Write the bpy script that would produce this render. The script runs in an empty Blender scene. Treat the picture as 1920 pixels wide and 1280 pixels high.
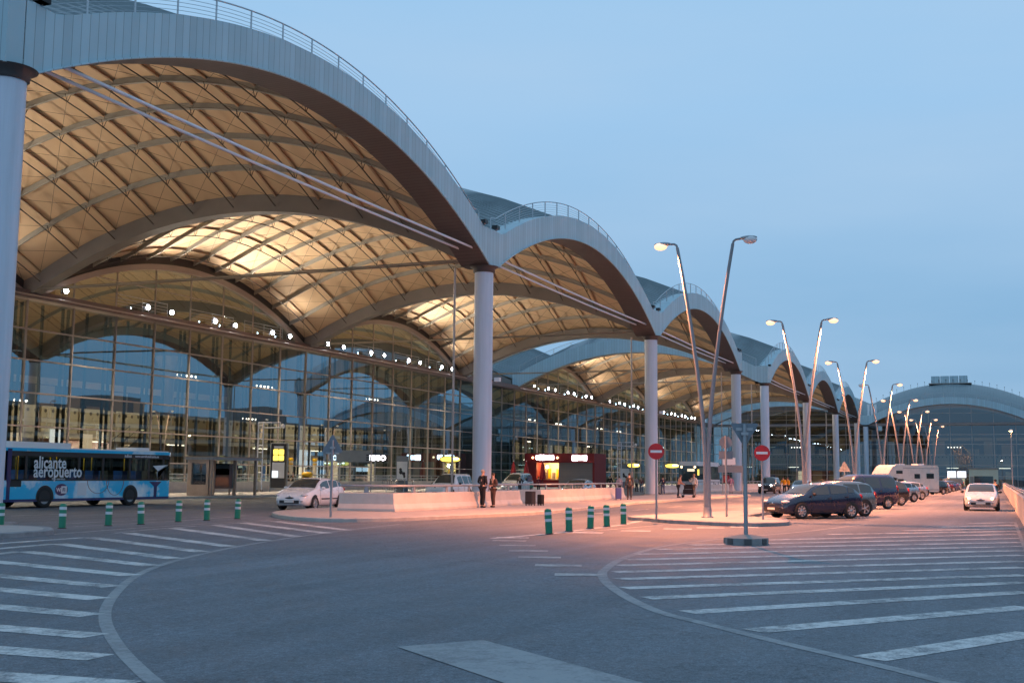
import bpy, bmesh, math, random
from mathutils import Vector, Matrix
random.seed(7)
R = math.radians
PI = math.pi
S = bpy.context.scene
COL = S.collection

# ------------------------------------------------------------------ materials
def _nt(name):
    m = bpy.data.materials.new(name); m.use_nodes = True
    nt = m.node_tree; b = nt.nodes['Principled BSDF']
    return m, nt, b

def mat(name, col, rough=0.6, metal=0.0, var=0.0, scale=3.0, bump=0.0, bscale=20.0, coat=0.0, spec=None, stretch=None):
    m, nt, b = _nt(name)
    b.inputs['Base Color'].default_value = (*col, 1)
    b.inputs['Roughness'].default_value = rough
    b.inputs['Metallic'].default_value = metal
    if coat: b.inputs['Coat Weight'].default_value = coat; b.inputs['Coat Roughness'].default_value = 0.08
    if spec is not None: b.inputs['Specular IOR Level'].default_value = spec
    if var or bump:
        tc = nt.nodes.new('ShaderNodeTexCoord')
        src = tc.outputs['Object']
        if stretch:
            mp = nt.nodes.new('ShaderNodeMapping'); mp.inputs['Scale'].default_value = stretch
            nt.links.new(src, mp.inputs['Vector']); src = mp.outputs['Vector']
    if var:
        n = nt.nodes.new('ShaderNodeTexNoise'); n.inputs['Scale'].default_value = scale
        n.inputs['Detail'].default_value = 6; n.inputs['Roughness'].default_value = 0.65
        nt.links.new(src, n.inputs['Vector'])
        mr = nt.nodes.new('ShaderNodeMapRange')
        mr.inputs['From Min'].default_value = 0.25; mr.inputs['From Max'].default_value = 0.75
        mr.inputs['To Min'].default_value = 1 - var; mr.inputs['To Max'].default_value = 1 + var
        nt.links.new(n.outputs['Fac'], mr.inputs['Value'])
        mx = nt.nodes.new('ShaderNodeVectorMath'); mx.operation = 'SCALE'
        mx.inputs[0].default_value = col
        nt.links.new(mr.outputs['Result'], mx.inputs['Scale'])
        nt.links.new(mx.outputs['Vector'], b.inputs['Base Color'])
        mr2 = nt.nodes.new('ShaderNodeMapRange')
        mr2.inputs['To Min'].default_value = max(0.03, rough - 0.12); mr2.inputs['To Max'].default_value = min(1, rough + 0.12)
        nt.links.new(n.outputs['Fac'], mr2.inputs['Value']); nt.links.new(mr2.outputs['Result'], b.inputs['Roughness'])
    if bump:
        n2 = nt.nodes.new('ShaderNodeTexNoise'); n2.inputs['Scale'].default_value = bscale; n2.inputs['Detail'].default_value = 4
        nt.links.new(src, n2.inputs['Vector'])
        bp = nt.nodes.new('ShaderNodeBump'); bp.inputs['Strength'].default_value = bump; bp.inputs['Distance'].default_value = 0.02
        nt.links.new(n2.outputs['Fac'], bp.inputs['Height']); nt.links.new(bp.outputs['Normal'], b.inputs['Normal'])
    return m

def emit(name, col, strength):
    m, nt, b = _nt(name)
    b.inputs['Base Color'].default_value = (0.8, 0.8, 0.8, 1)
    b.inputs['Emission Color'].default_value = (*col, 1)
    b.inputs['Emission Strength'].default_value = strength
    return m

def seamed(name, col, period, axis, rough=0.4, metal=0.0, depth=0.72, var=0.12, width=0.06):
    """sheet metal or slats: dark joints every `period` metres along a local axis, panels that vary a little"""
    m, nt, b = _nt(name)
    tc = nt.nodes.new('ShaderNodeTexCoord'); sp = nt.nodes.new('ShaderNodeSeparateXYZ')
    nt.links.new(tc.outputs['Object'], sp.inputs[0])
    dv = nt.nodes.new('ShaderNodeMath'); dv.operation = 'DIVIDE'; dv.inputs[1].default_value = period
    nt.links.new(sp.outputs[axis], dv.inputs[0])
    fr = nt.nodes.new('ShaderNodeMath'); fr.operation = 'FRACT'; nt.links.new(dv.outputs[0], fr.inputs[0])
    lt = nt.nodes.new('ShaderNodeMath'); lt.operation = 'LESS_THAN'; lt.inputs[1].default_value = width
    nt.links.new(fr.outputs[0], lt.inputs[0])
    fl = nt.nodes.new('ShaderNodeMath'); fl.operation = 'FLOOR'; nt.links.new(dv.outputs[0], fl.inputs[0])
    wn = nt.nodes.new('ShaderNodeTexWhiteNoise'); wn.noise_dimensions = '1D'; nt.links.new(fl.outputs[0], wn.inputs['W'])
    no = nt.nodes.new('ShaderNodeTexNoise'); no.inputs['Scale'].default_value = 0.9; no.inputs['Detail'].default_value = 5
    nt.links.new(tc.outputs['Object'], no.inputs['Vector'])
    ad = nt.nodes.new('ShaderNodeMath'); ad.operation = 'ADD'
    nt.links.new(wn.outputs['Value'], ad.inputs[0]); nt.links.new(no.outputs['Fac'], ad.inputs[1])
    mr = nt.nodes.new('ShaderNodeMapRange'); mr.inputs['From Max'].default_value = 2
    mr.inputs['To Min'].default_value = 1 - var; mr.inputs['To Max'].default_value = 1 + var
    nt.links.new(ad.outputs[0], mr.inputs['Value'])
    jn = nt.nodes.new('ShaderNodeMath'); jn.operation = 'MULTIPLY_ADD'; jn.inputs[1].default_value = -depth; jn.inputs[2].default_value = 1
    nt.links.new(lt.outputs[0], jn.inputs[0])
    mu = nt.nodes.new('ShaderNodeMath'); mu.operation = 'MULTIPLY'
    nt.links.new(mr.outputs['Result'], mu.inputs[0]); nt.links.new(jn.outputs[0], mu.inputs[1])
    sc = nt.nodes.new('ShaderNodeVectorMath'); sc.operation = 'SCALE'; sc.inputs[0].default_value = col
    nt.links.new(mu.outputs[0], sc.inputs['Scale']); nt.links.new(sc.outputs['Vector'], b.inputs['Base Color'])
    b.inputs['Roughness'].default_value = rough; b.inputs['Metallic'].default_value = metal
    bp = nt.nodes.new('ShaderNodeBump'); bp.inputs['Strength'].default_value = 0.5; bp.inputs['Distance'].default_value = 0.03
    bp.invert = True
    nt.links.new(lt.outputs[0], bp.inputs['Height']); nt.links.new(bp.outputs['Normal'], b.inputs['Normal'])
    return m

def asphalt(name, col):
    m, nt, b = _nt(name)
    tc = nt.nodes.new('ShaderNodeTexCoord')
    def noise(s, d=6, r=0.6):
        n = nt.nodes.new('ShaderNodeTexNoise'); n.inputs['Scale'].default_value = s; n.inputs['Detail'].default_value = d
        n.inputs['Roughness'].default_value = r; nt.links.new(tc.outputs['Object'], n.inputs['Vector']); return n
    big = noise(0.06, 4); mid = noise(0.9, 6, 0.7); fine = noise(45, 3, 0.8)
    mp = nt.nodes.new('ShaderNodeMapping'); mp.inputs['Scale'].default_value = (0.05, 1.3, 1)
    mp.inputs['Rotation'].default_value = (0, 0, R(-12))
    nt.links.new(tc.outputs['Object'], mp.inputs['Vector'])
    tr = nt.nodes.new('ShaderNodeTexNoise'); tr.inputs['Scale'].default_value = 0.8; tr.inputs['Detail'].default_value = 4
    nt.links.new(mp.outputs['Vector'], tr.inputs['Vector'])
    def rng(n, lo, hi, a=0.3, c=0.7):
        r = nt.nodes.new('ShaderNodeMapRange'); r.inputs['From Min'].default_value = a; r.inputs['From Max'].default_value = c
        r.inputs['To Min'].default_value = lo; r.inputs['To Max'].default_value = hi
        nt.links.new(n.outputs['Fac'], r.inputs['Value']); return r.outputs['Result']
    def mul(a, c):
        k = nt.nodes.new('ShaderNodeMath'); k.operation = 'MULTIPLY'; nt.links.new(a, k.inputs[0]); nt.links.new(c, k.inputs[1]); return k.outputs[0]
    v = mul(mul(rng(big, 0.82, 1.18), rng(mid, 0.84, 1.16)), mul(rng(fine, 0.45, 1.55), rng(tr, 0.82, 1.14)))
    grit = noise(13, 4, 0.8); v = mul(v, rng(grit, 0.58, 1.42))
    g4 = noise(3.5, 5, 0.75); v = mul(v, rng(g4, 0.84, 1.16))
    st = noise(0.35, 5, 0.7); v = mul(v, rng(st, 0.80, 1.0, 0.28, 0.42))          # oil and rubber stains
    # cracks and repair joints
    vo = nt.nodes.new('ShaderNodeTexVoronoi'); vo.feature = 'DISTANCE_TO_EDGE'; vo.inputs['Scale'].default_value = 0.11
    wv = nt.nodes.new('ShaderNodeVectorMath'); wv.operation = 'MULTIPLY_ADD'
    wv.inputs[1].default_value = (2.5, 2.5, 2.5); nt.links.new(mid.outputs['Color'], wv.inputs[0]); nt.links.new(tc.outputs['Object'], wv.inputs[2])
    nt.links.new(wv.outputs['Vector'], vo.inputs['Vector'])
    cr = nt.nodes.new('ShaderNodeMapRange'); cr.inputs['From Min'].default_value = 0.0; cr.inputs['From Max'].default_value = 0.004
    cr.inputs['To Min'].default_value = 0.6; cr.inputs['To Max'].default_value = 1.0
    nt.links.new(vo.outputs['Distance'], cr.inputs['Value'])
    v = mul(v, cr.outputs['Result'])
    sc = nt.nodes.new('ShaderNodeVectorMath'); sc.operation = 'SCALE'; sc.inputs[0].default_value = col
    nt.links.new(v, sc.inputs['Scale']); nt.links.new(sc.outputs['Vector'], b.inputs['Base Color'])
    nt.links.new(rng(mid, 0.55, 0.8), b.inputs['Roughness'])
    b.inputs['Specular IOR Level'].default_value = 0.35
    bp = nt.nodes.new('ShaderNodeBump'); bp.inputs['Strength'].default_value = 0.35; bp.inputs['Distance'].default_value = 0.01
    nt.links.new(fine.outputs['Fac'], bp.inputs['Height']); nt.links.new(bp.outputs['Normal'], b.inputs['Normal'])
    return m

def worn_paint(name, col, under, wear=0.45):
    m, nt, b = _nt(name)
    tc = nt.nodes.new('ShaderNodeTexCoord')
    n = nt.nodes.new('ShaderNodeTexNoise'); n.inputs['Scale'].default_value = 5; n.inputs['Detail'].default_value = 8; n.inputs['Roughness'].default_value = 0.75
    nt.links.new(tc.outputs['Object'], n.inputs['Vector'])
    n2 = nt.nodes.new('ShaderNodeTexNoise'); n2.inputs['Scale'].default_value = 0.9; n2.inputs['Detail'].default_value = 3
    nt.links.new(tc.outputs['Object'], n2.inputs['Vector'])
    n3 = nt.nodes.new('ShaderNodeTexNoise'); n3.inputs['Scale'].default_value = 32; n3.inputs['Detail'].default_value = 3
    nt.links.new(tc.outputs['Object'], n3.inputs['Vector'])
    a1 = nt.nodes.new('ShaderNodeMath'); a1.operation = 'MULTIPLY_ADD'; a1.inputs[1].default_value = 0.55
    nt.links.new(n2.outputs['Fac'], a1.inputs[0]); nt.links.new(n.outputs['Fac'], a1.inputs[2])
    a2 = nt.nodes.new('ShaderNodeMath'); a2.operation = 'MULTIPLY_ADD'; a2.inputs[1].default_value = 0.4
    nt.links.new(n3.outputs['Fac'], a2.inputs[0]); nt.links.new(a1.outputs[0], a2.inputs[2])
    wear = wear + 0.475
    r = nt.nodes.new('ShaderNodeMapRange'); r.inputs['From Min'].default_value = wear - 0.14; r.inputs['From Max'].default_value = wear + 0.10
    nt.links.new(a2.outputs[0], r.inputs['Value'])
    mx = nt.nodes.new('ShaderNodeMix'); mx.data_type = 'RGBA'
    mx.inputs['A'].default_value = (*under, 1); mx.inputs['B'].default_value = (*col, 1)
    nt.links.new(r.outputs['Result'], mx.inputs['Factor']); nt.links.new(mx.outputs['Result'], b.inputs['Base Color'])
    b.inputs['Roughness'].default_value = 0.7
    return m

def pane(name, tint, refl, rcol=(0.8, 0.92, 1.0), wob=0.0):
    """one-sheet glazing: part see-through, part mirror"""
    m = bpy.data.materials.new(name); m.use_nodes = True; nt = m.node_tree
    for n in list(nt.nodes): nt.nodes.remove(n)
    o = nt.nodes.new('ShaderNodeOutputMaterial'); mx = nt.nodes.new('ShaderNodeMixShader')
    t = nt.nodes.new('ShaderNodeBsdfTransparent'); t.inputs['Color'].default_value = (*tint, 1)
    g = nt.nodes.new('ShaderNodeBsdfGlossy'); g.inputs['Color'].default_value = (*rcol, 1); g.inputs['Roughness'].default_value = 0.0
    fr = nt.nodes.new('ShaderNodeFresnel'); fr.inputs['IOR'].default_value = 1.5
    ad = nt.nodes.new('ShaderNodeMath'); ad.operation = 'ADD'; ad.use_clamp = True; ad.inputs[1].default_value = refl
    nt.links.new(fr.outputs[0], ad.inputs[0]); nt.links.new(ad.outputs[0], mx.inputs[0])
    nt.links.new(t.outputs[0], mx.inputs[1]); nt.links.new(g.outputs[0], mx.inputs[2]); nt.links.new(mx.outputs[0], o.inputs[0])
    if wob:
        tc = nt.nodes.new('ShaderNodeTexCoord'); n = nt.nodes.new('ShaderNodeTexNoise'); n.inputs['Scale'].default_value = 0.35
        nt.links.new(tc.outputs['Object'], n.inputs['Vector'])
        bp = nt.nodes.new('ShaderNodeBump'); bp.inputs['Strength'].default_value = wob; bp.inputs['Distance'].default_value = 0.05
        nt.links.new(n.outputs['Fac'], bp.inputs['Height']); nt.links.new(bp.outputs['Normal'], g.inputs['Normal'])
    return m

M = {}
M['asphalt'] = asphalt('asphalt', (0.125, 0.143, 0.168))
M['paving'] = mat('paving', (0.36, 0.34, 0.33), 0.8, var=0.14, scale=1.6, bump=0.2, bscale=30)
M['kerb'] = mat('kerb', (0.40, 0.39, 0.37), 0.8, var=0.2, scale=2.5)
M['kerbdirty'] = mat('kerb_dirty', (0.25, 0.26, 0.27), 0.85, var=0.35, scale=3)
M['paint'] = worn_paint('road_paint', (0.56, 0.56, 0.555), (0.15, 0.16, 0.175), 0.485)
M['paintold'] = worn_paint('road_paint_old', (0.27, 0.285, 0.30), (0.16, 0.17, 0.185), 0.48)
M['paintmid'] = worn_paint('road_paint_mid', (0.42, 0.42, 0.42), (0.15, 0.155, 0.17), 0.50)
M['cladding'] = seamed('canopy_cladding', (0.37, 0.52, 0.58), 0.40, 0, rough=0.45, metal=0.0, depth=0.45, var=0.16, width=0.07)
M['cladding_end'] = seamed('canopy_cladding_end', (0.37, 0.52, 0.58), 0.40, 1, rough=0.45, depth=0.42, var=0.10, width=0.07)
M['soffit'] = seamed('soffit_slats', (0.105, 0.088, 0.082), 0.30, 0, rough=0.6, depth=0.6, var=0.1, width=0.1)
M['zinc'] = mat('roof_zinc', (0.17, 0.22, 0.24), 0.45, 0.2, var=0.15, scale=0.6)
M['ceiling'] = mat('ceiling_panel', (0.60, 0.42, 0.255), 0.65, var=0.08, scale=0.25)
M['rib'] = mat('rib_paint', (0.30, 0.28, 0.24), 0.5, var=0.1)
M['purlin'] = mat('purlin_paint', (0.07, 0.055, 0.045), 0.55)
M['flange'] = mat('purlin_flange', (0.42, 0.28, 0.17), 0.6)
M['archbeam'] = mat('arch_beam_paint', (0.20, 0.18, 0.165), 0.55, var=0.10, scale=0.8)
M['column'] = mat('column_paint', (0.56, 0.61, 0.70), 0.38, var=0.12, scale=1.5, stretch=(2.5, 2.5, 0.12))
M['collar'] = mat('collar_steel', (0.06, 0.055, 0.055), 0.5)
M['rail'] = mat('rail_steel', (0.42, 0.45, 0.48), 0.35, metal=0.6)
M['rod'] = mat('tie_rod_steel', (0.74, 0.78, 0.85), 0.35)
M['ledge'] = mat('ledge_beam_paint', (0.20, 0.155, 0.15), 0.5, var=0.1)
M['mullion'] = mat('mullion_alu', (0.44, 0.38, 0.35), 0.4, metal=0.2)
M['postdark'] = mat('wind_post_paint', (0.05, 0.055, 0.06), 0.5)
M['glass'] = pane('facade_glass', (0.43, 0.43, 0.40), 0.27, (0.54, 0.86, 1.0), wob=0.03)
M['glass_end'] = pane('facade_glass_end', (0.36, 0.40, 0.40), 0.13, (0.66, 0.84, 0.94), wob=0.02)
M['glassclear'] = pane('clear_glass', (0.75, 0.8, 0.8), 0.02)
M['floor_in'] = mat('terrazzo', (0.38, 0.33, 0.27), 0.3, var=0.1, scale=1)
M['cream'] = mat('cream_panel', (0.62, 0.56, 0.42), 0.6, var=0.06, scale=0.5)
M['darkin'] = mat('interior_dark', (0.10, 0.085, 0.07), 0.7, var=0.15)
M['incol'] = mat('interior_column', (0.28, 0.24, 0.20), 0.6, var=0.08)
M['concrete'] = mat('barrier_concrete', (0.52, 0.49, 0.46), 0.85, var=0.16, scale=1.2, bump=0.15, bscale=14)
M['greyconc'] = mat('grey_concrete', (0.26, 0.25, 0.24), 0.85, var=0.18, scale=1.0)
M['greydark'] = mat('dark_block', (0.085, 0.09, 0.095), 0.8, var=0.2)
M['galv'] = mat('galvanised_steel', (0.30, 0.33, 0.36), 0.42, metal=0.5, var=0.12, scale=4)
M['signback'] = mat('sign_back', (0.16, 0.20, 0.24), 0.5, metal=0.3, var=0.1)
M['signred'] = mat('sign_red', (0.50, 0.012, 0.02), 0.4)
M['signwhite'] = mat('sign_white', (0.75, 0.76, 0.78), 0.45)
M['green'] = mat('bollard_green', (0.01, 0.20, 0.115), 0.45, var=0.12, scale=6)
M['band'] = mat('reflective_band', (0.62, 0.66, 0.70), 0.3, var=0.06)
M['black'] = mat('black_plastic', (0.02, 0.02, 0.022), 0.45)
M['tyre'] = mat('tyre_rubber', (0.018, 0.018, 0.018), 0.8)
M['alloy'] = mat('alloy_rim', (0.55, 0.55, 0.57), 0.25, metal=0.8)
M['carglass'] = mat('car_glass', (0.05, 0.068, 0.07), 0.03, metal=0.25, spec=0.9)
M['lens'] = mat('lamp_lens', (0.65, 0.67, 0.7), 0.08, spec=0.8)
M['tail'] = mat('tail_lens', (0.35, 0.01, 0.015), 0.15)
M['plate'] = mat('number_plate', (0.70, 0.70, 0.66), 0.5)
M['chrome'] = mat('chrome', (0.7, 0.7, 0.7), 0.12, metal=1.0)
M['headon'] = emit('headlight_lit', (1.0, 0.97, 0.9), 45)
M['headdim'] = emit('sidelight_lit', (1.0, 0.62, 0.28), 5)
M['sodium'] = emit('sodium_lamp', (1.0, 0.49, 0.23), 1.7)
M['flood'] = emit('floodlight_face', (0.93, 0.93, 1.0), 60)
M['inlamp'] = emit('interior_lamp', (1.0, 0.93, 0.8), 14)
M['instrip'] = emit('interior_strip', (1.0, 0.95, 0.78), 5)
M['screen'] = emit('lit_screen', (0.75, 0.9, 1.0), 1.3)
M['warmpanel'] = emit('lit_warm_panel', (1.0, 0.78, 0.48), 1.1)
M['yellowlit'] = emit('yellow_lit_sign', (1.0, 0.72, 0.02), 1.6)
M['whitelit'] = emit('white_lit_sign', (0.96, 0.94, 1.0), 7)
M['kioskred'] = mat('kiosk_red', (0.22, 0.012, 0.018), 0.5, var=0.1)
M['shutter'] = seamed('roller_shutter', (0.20, 0.19, 0.19), 0.12, 2, rough=0.5, depth=0.3)
M['lamppost'] = mat('lamp_post_paint', (0.22, 0.25, 0.28), 0.5, metal=0.2, var=0.12, scale=4)
M['steelwarm'] = mat('shelter_steel', (0.33, 0.26, 0.22), 0.4, metal=0.4, var=0.15)
M['redcloth'] = mat('red_cloth', (0.25, 0.012, 0.018), 0.8)
M['yellow'] = mat('yellow_plastic', (0.72, 0.42, 0.01), 0.4)
M['blueband'] = mat('blue_band', (0.02, 0.10, 0.35), 0.5)
M['redpanel'] = emit('red_shop_fascia', (0.9, 0.10, 0.04), 0.55)

# ------------------------------------------------------------------ mesh builder
class MB:
    def __init__(s): s.v = []; s.f = []; s.mi = []; s.sm = []; s.mats = []
    def m(s, material):
        if material not in s.mats: s.mats.append(material)
        return s.mats.index(material)
    def add(s, vs, fs, material=None, smooth=False, T=None):
        o = len(s.v); k = s.m(material) if material else 0
        for p in vs:
            p = Vector(p)
            s.v.append(tuple(T @ p) if T is not None else tuple(p))
        for f in fs: s.f.append(tuple(i + o for i in f)); s.mi.append(k); s.sm.append(smooth)
        return s
    def box(s, a, b, material=None, T=None):
        (x0, y0, z0), (x1, y1, z1) = [min(p, q) for p, q in zip(a, b)], [max(p, q) for p, q in zip(a, b)]
        vs = [(x0, y0, z0), (x1, y0, z0), (x1, y1, z0), (x0, y1, z0), (x0, y0, z1), (x1, y0, z1), (x1, y1, z1), (x0, y1, z1)]
        fs = [(0, 3, 2, 1), (4, 5, 6, 7), (0, 1, 5, 4), (1, 2, 6, 5), (2, 3, 7, 6), (3, 0, 4, 7)]
        return s.add(vs, fs, material, T=T)
    def tube(s, pts, r, n=8, material=None, cap=True, T=None, smooth=True):
        pts = [Vector(p) for p in pts]; rs = r if isinstance(r, (list, tuple)) else [r] * len(pts)
        vs = []; fs = []; u = None
        for i, p in enumerate(pts):
            d = (pts[min(i + 1, len(pts) - 1)] - pts[max(i - 1, 0)]).normalized()
            if u is None:
                u = d.orthogonal().normalized()
            else:
                u = (u - d * u.dot(d)).normalized()
            w = d.cross(u)
            for k in range(n):
                a = 2 * PI * k / n; vs.append(p + (u * math.cos(a) + w * math.sin(a)) * rs[i])
        for i in range(len(pts) - 1):
            for k in range(n):
                a = i * n + k; b = i * n + (k + 1) % n; fs.append((a, b, b + n, a + n))
        s.add(vs, fs, material, smooth, T)
        if cap:
            o = len(vs); s.add(vs[:n], [tuple(range(n - 1, -1, -1))], material, False, T); s.add(vs[-n:], [tuple(range(n))], material, False, T)
        return s
    def prism(s, poly, z0, z1, material=None, T=None, side=None):
        """polygon in x,y pulled up from z0 to z1"""
        n = len(poly); vs = [(x, y, z0) for x, y in poly] + [(x, y, z1) for x, y in poly]
        s.add(vs, [tuple(range(n - 1, -1, -1)), tuple(range(n, 2 * n))], material, T=T)
        s.add(vs, [(i, (i + 1) % n, (i + 1) % n + n, i + n) for i in range(n)], side or material, T=T)
        return s
    def slab(s, poly, y0, y1, material=None, T=None):
        """polygon in x,z pulled from y0 to y1"""
        n = len(poly); vs = [(x, y0, z) for x, z in poly] + [(x, y1, z) for x, z in poly]
        fs = [tuple(range(n)), tuple(range(2 * n - 1, n - 1, -1))] + [(i, i + n, (i + 1) % n + n, (i + 1) % n) for i in range(n)]
        return s.add(vs, fs, material, T=T)
    def lathe(s, prof, n=20, material=None, T=None, smooth=True, caps=True):
        vs = []; fs = []
        for r, z in prof:
            for k in range(n):
                a = 2 * PI * k / n; vs.append((r * math.cos(a), r * math.sin(a), z))
        for i in range(len(prof) - 1):
            for k in range(n):
                a = i * n + k; b = i * n + (k + 1) % n; fs.append((a, b, b + n, a + n))
        s.add(vs, fs, material, smooth, T)
        if not caps: return s
        if prof[0][0] > 1e-4: s.add(vs[:n], [tuple(range(n - 1, -1, -1))], material, False, T)
        if prof[-1][0] > 1e-4: s.add(vs[-n:], [tuple(range(n))], material, False, T)
        return s
    def grid(s, fn, nu, nv, material=None, smooth=True, flip=False, T=None):
        vs = [fn(i / nu, j / nv) for i in range(nu + 1) for j in range(nv + 1)]
        fs = []
        for i in range(nu):
            for j in range(nv):
                a = i * (nv + 1) + j; q = (a, a + nv + 1, a + nv + 2, a + 1)
                fs.append(q[::-1] if flip else q)
        return s.add(vs, fs, material, smooth, T)
    def ball(s, c, r, material=None, n=10, m=7, T=None):
        r = r if isinstance(r, (tuple, list)) else (r, r, r)
        vs = [(c[0], c[1], c[2] - r[2])]; fs = []
        for j in range(1, m):
            t = PI * j / m - PI / 2
            for k in range(n):
                a = 2 * PI * k / n; vs.append((c[0] + r[0] * math.cos(t) * math.cos(a), c[1] + r[1] * math.cos(t) * math.sin(a), c[2] + r[2] * math.sin(t)))
        vs.append((c[0], c[1], c[2] + r[2]))
        for k in range(n): fs.append((0, 1 + (k + 1) % n, 1 + k))
        for j in range(m - 2):
            for k in range(n):
                a = 1 + j * n + k; b = 1 + j * n + (k + 1) % n; fs.append((a, b, b + n, a + n))
        L = len(vs) - 1; o = 1 + (m - 2) * n
        for k in range(n): fs.append((o + k, o + (k + 1) % n, L))
        return s.add(vs, fs, material, True, T)
    def mesh(s, name):
        me = bpy.data.meshes.new(name); me.from_pydata(s.v, [], s.f)
        for mm in s.mats: me.materials.append(mm)
        me.polygons.foreach_set('material_index', s.mi); me.polygons.foreach_set('use_smooth', s.sm)
        me.update(); return me
    def build(s, name, parent=None, loc=(0, 0, 0), rz=0):
        return place(name, s.mesh(name), parent, loc, rz)

def place(name, me, parent=None, loc=(0, 0, 0), rz=0):
    o = bpy.data.objects.new(name, me); COL.objects.link(o)
    o.parent = parent; o.location = loc; o.rotation_euler = (0, 0, rz)
    return o

def tag(o, label=None, cat=None, group=None, kind=None):
    if label: o['label'] = label
    if cat: o['category'] = cat
    if group: o['group'] = group
    if kind: o['kind'] = kind
    return o

def thing(name, label, cat, loc=(0, 0, 0), rz=0, group=None):
    o = bpy.data.objects.new(name, None); COL.objects.link(o); o.empty_display_size = 0.3
    o.location = loc; o.rotation_euler = (0, 0, rz)
    return tag(o, label, cat, group)

def kids(o): return [c for c in o.children]

def dup(o, loc=None, rz=None, label=None, group=None, parent=None):
    c = o.copy(); COL.objects.link(c)
    if parent is not None: c.parent = parent
    if loc is not None: c.location = loc
    if rz is not None: c.rotation_euler = (0, 0, rz)
    if label: c['label'] = label
    if group: c['group'] = group
    for k in list(o.children): dup(k, parent=c)
    return c

def recolour(root, old, new):
    """give a copied thing its own paint: the meshes that carry `old` become single-user with `new` in its place"""
    for o in [root] + list(root.children_recursive):
        if o.type == 'MESH' and old.name in [m.name for m in o.data.materials if m]:
            o.data = o.data.copy()
            for i, m in enumerate(o.data.materials):
                if m == old: o.data.materials[i] = new

def text_mesh(name, txt, size, material, extrude=0.004, align='LEFT', bold=0.0, xs=1.0):
    cu = bpy.data.curves.new(name, 'FONT'); cu.body = txt; cu.size = size; cu.extrude = extrude; cu.align_x = align; cu.offset = bold
    cu.resolution_u = 2
    t = bpy.data.objects.new(name, cu); COL.objects.link(t)
    dg = bpy.context.evaluated_depsgraph_get(); dg.update()
    me = bpy.data.meshes.new_from_object(t.evaluated_get(dg))
    bpy.data.objects.remove(t); bpy.data.curves.remove(cu)
    for v in me.vertices: v.co.x *= xs
    me.materials.clear(); me.materials.append(material)
    me.name = name
    return me

def lamp(kind, name, loc, power, col, parent=None, **kw):
    l = bpy.data.lights.new(name, kind); l.energy = power; l.color = col
    for k, v in kw.items(): setattr(l, k, v)
    o = bpy.data.objects.new(name, l); COL.objects.link(o); o.location = loc; o.parent = parent
    return o

# ------------------------------------------------------------------ sky, camera, render
SUN_EL, SUN_AZ = R(4.0), R(205)
def make_world():
    w = bpy.data.worlds.new('World'); S.world = w; w.use_nodes = True; nt = w.node_tree
    bg = nt.nodes['Background']
    sky = nt.nodes.new('ShaderNodeTexSky'); sky.sky_type = 'NISHITA'; sky.sun_disc = False
    sky.sun_elevation = SUN_EL; sky.sun_rotation = PI / 2 - SUN_AZ
    sky.ozone_density = 6.0; sky.air_density = 1.0; sky.dust_density = 0.3
    # thin evening cloud veils, tinted a little
    tc = nt.nodes.new('ShaderNodeTexCoord'); mp = nt.nodes.new('ShaderNodeMapping'); mp.inputs['Scale'].default_value = (1.0, 1.0, 5.0)
    nt.links.new(tc.outputs['Generated'], mp.inputs['Vector'])
    no = nt.nodes.new('ShaderNodeTexNoise'); no.inputs['Scale'].default_value = 2.2; no.inputs['Detail'].default_value = 5; no.inputs['Roughness'].default_value = 0.5
    nt.links.new(mp.outputs['Vector'], no.inputs['Vector'])
    mr = nt.nodes.new('ShaderNodeMapRange'); mr.inputs['From Min'].default_value = 0.35; mr.inputs['From Max'].default_value = 0.75
    mr.inputs['To Min'].default_value = 0.0; mr.inputs['To Max'].default_value = 0.5
    nt.links.new(no.outputs['Fac'], mr.inputs['Value'])
    sp = nt.nodes.new('ShaderNodeSeparateXYZ'); nt.links.new(tc.outputs['Generated'], sp.inputs[0])
    gr = nt.nodes.new('ShaderNodeValToRGB'); el = gr.color_ramp.elements
    el[0].position = 0.0; el[0].color = SKY_LOW; el[1].position = 0.55; el[1].color = SKY_HIGH
    e = el.new(0.10); e.color = SKY_MID1
    e = el.new(0.30); e.color = SKY_MID2
    nt.links.new(sp.outputs['Z'], gr.inputs['Fac'])
    mx = nt.nodes.new('ShaderNodeMix'); mx.data_type = 'RGBA'; mx.inputs['Factor'].default_value = 0.93
    nt.links.new(sky.outputs[0], mx.inputs['A']); nt.links.new(gr.outputs['Color'], mx.inputs['B'])
    m2 = nt.nodes.new('ShaderNodeMix'); m2.data_type = 'RGBA'; m2.inputs['B'].default_value = SKY_VEIL
    nt.links.new(mr.outputs['Result'], m2.inputs['Factor']); nt.links.new(mx.outputs['Result'], m2.inputs['A'])
    nt.links.new(m2.outputs['Result'], bg.inputs['Color'])
    bg.inputs['Strength'].default_value = 0.1
SKY_LOW = (2.3, 4.2, 6.4, 1)
SKY_MID1 = (2.65, 4.85, 7.3, 1)
SKY_MID2 = (3.7, 6.15, 8.9, 1)
SKY_HIGH = (3.75, 6.3, 9.1, 1)
SKY_VEIL = (4.4, 6.2, 8.3, 1)
make_world()
sun = lamp('SUN', 'evening_sun', (0, -40, 60), 0.10, (0.9, 0.88, 1.0), angle=R(30))
sun.rotation_euler = Vector((-math.cos(SUN_AZ) * math.cos(SUN_EL), -math.sin(SUN_AZ) * math.cos(SUN_EL), -math.sin(SUN_EL))).to_track_quat('-Z', 'Y').to_euler()

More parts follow.
